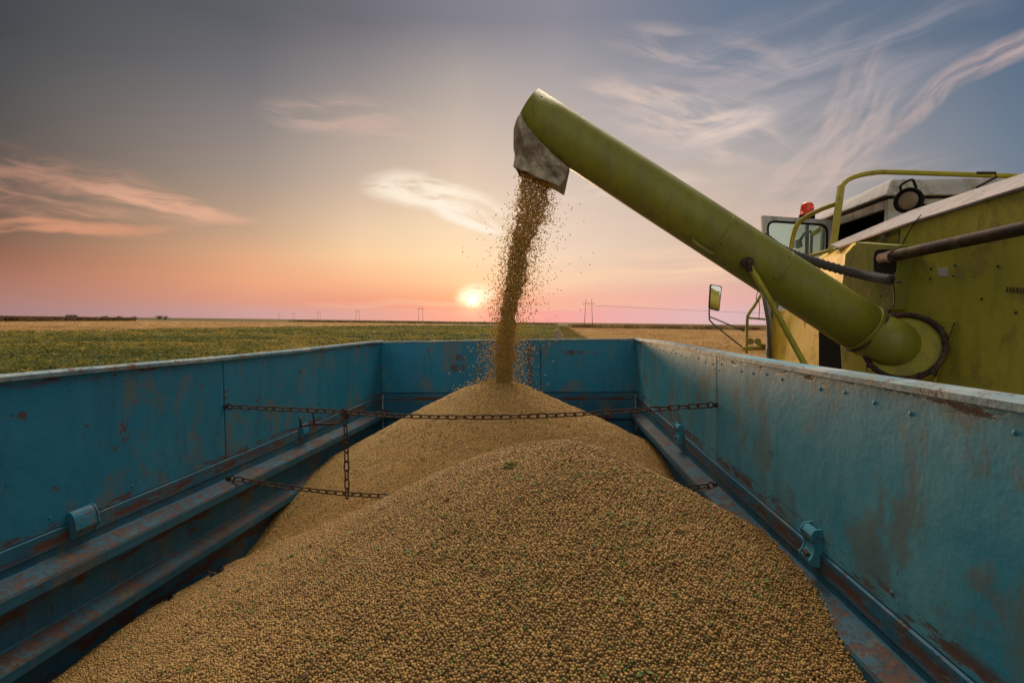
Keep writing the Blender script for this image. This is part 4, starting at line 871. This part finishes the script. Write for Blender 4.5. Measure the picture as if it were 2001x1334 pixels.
MB().tube([lp-ld*.06+Vector((0, 0, -.02)), py(1808, 405, 4.05), py(1822, 416, 4.05)], [.03, .022, .03], 10).build('bracket', black, lk)
MB().tube(spline([lp-ld*.08, py(1795, 425, 4.0), py(1790, 420, 3.9), py(1800, 421, 3.8)], 5), .004, 6).build('lead', black, lk)
# yellow side cover in front of the tank and machinery body behind it
xs = XC-.05; px0 = lambda u, v, x: at(u, v, 0, x)
YC = [px0(1504.5, 608, xs), px0(1640, 597, xs), px0(1632, 720, xs), px0(1625, 900, xs), px0(1470, 850, xs), px0(1495.5, 688, xs)]
poly(YC, (.03, 0, 0), 'side_cover', yellow, bevel=.006)
MB().box((XC+.5, 1.6, .9), (XC+2.3, 4.6, 3.3)).build('body', green, cb); MB().box((XC+.05, 4.3, 1.0), (XC+2.2, 5.9, 2.6)).build('body', darkin, cb)
MB().box((XC+.12, 4.62, 2.6), (XL-.01, YR+.4, 3.05)).build('platform', darkin, cb)
poly([px(1655, 640, XC+.06), px(1655, 900, XC+.06), px(1600, 900, XC+.06), px(1600, 640, XC+.06)], (.02, 0, 0), 'recess_shade_sheet', black, bevel=0)  # black sheet standing in for the shade in the gap
# rail and reflectors on the front ladder
YF = 6.0
rail([py(1492, 568, YF), py(1476, 595, YF), py(1463, 614, YF), py(1460, 628, YF), py(1459, 690, YF)], .017, 'ladder_rail')
MB().tube([py(1462, 621, YF), py(1500, 624, YF)], .012, 10).build('ladder_rail', green, cb)
MB().tube([py(1450, 680, YF), py(1500, 681, YF)], .022, 10).tube([py(1478, 671, YF), py(1497, 676, YF)], .02, 8).build('ladder_step', green, cb)
MB().tube([py(1520, 580, 5.9), py(1515, 612, 5.9)], .022, 10).build('ladder_rail', green, cb)
for u in (1467, 1481): MB().tube([py(u, 667, YF+.03), py(u, 667, YF-.005)], .037, 20).build('reflector', green, cb)
MB().tube([py(1491, 575, 5.5), py(1501, 632, 5.5), py(1505, 700, 5.5)], .018, 8).build('door_edge', greyrod, cb)
MB().tube(spline([py(1484, 564, YF-.02), py(1480, 572, YF-.02), py(1478, 585, YF-.02), py(1484, 592, YF-.02), py(1483, 625, YF-.02)], 8), .004, 6).build('safety_chain', rusty, cb)
MB().tube(spline([py(1417, 682, YF), py(1420, 675, YF), py(1432, 676, YF), py(1452, 683, YF), py(1470, 684, YF)], 8), .008, 6).build('bent_wire', yellow, cb)
# outside mirror
m0, m1_, m2_, m3 = py(1388, 555, YF), py(1411, 559, YF-.03), py(1406, 608, YF-.03), py(1385, 603, YF)
mir = MB().prism(rrect(m0, m1_, m2_, m3, 0., .02), (0, .03, 0)).build('outside_mirror', black, cb, bevel=.004)
mg, mgg, mgb = newmat('mirror_face'); mgb.inputs['Metallic'].default_value = 1; mgb.inputs['Roughness'].default_value = .04; mgb.inputs['Base Color'].default_value = (.7, .7, .66, 1)
o_ = Vector((0, -.004, 0)); MB().prism(rrect(m0+o_, m1_+o_, m2_+o_, m3+o_, .010, .018), (0, .003, 0)).build('mirror_glass', mg, mir)
MB().tube(spline([py(1386, 601, YF), py(1386, 618, YF), py(1389, 628, YF), py(1410, 646, YF), py(1454, 681, YF)], 5), .009, 8).tube([py(1388, 619, YF), py(1453, 646, YF)], .008, 8).dome(py(1453, 646, YF), (0, -1, 0), .014).build('mirror_arm', greyrod, mir)
# wheels hidden behind the trailer side
for y, rr in ((5.1, .82), (1.2, .5)):
    for x in (XC+.35, XC+2.2):
        w = MB().torus((x, y, rr), (1, 0, 0), rr*.72, rr*.28, 36, 12).build('wheel', tyre, cb); MB().tube([(x-.08, y, rr), (x+.08, y, rr)], rr*.5, 24).build('rim', yellow, w)
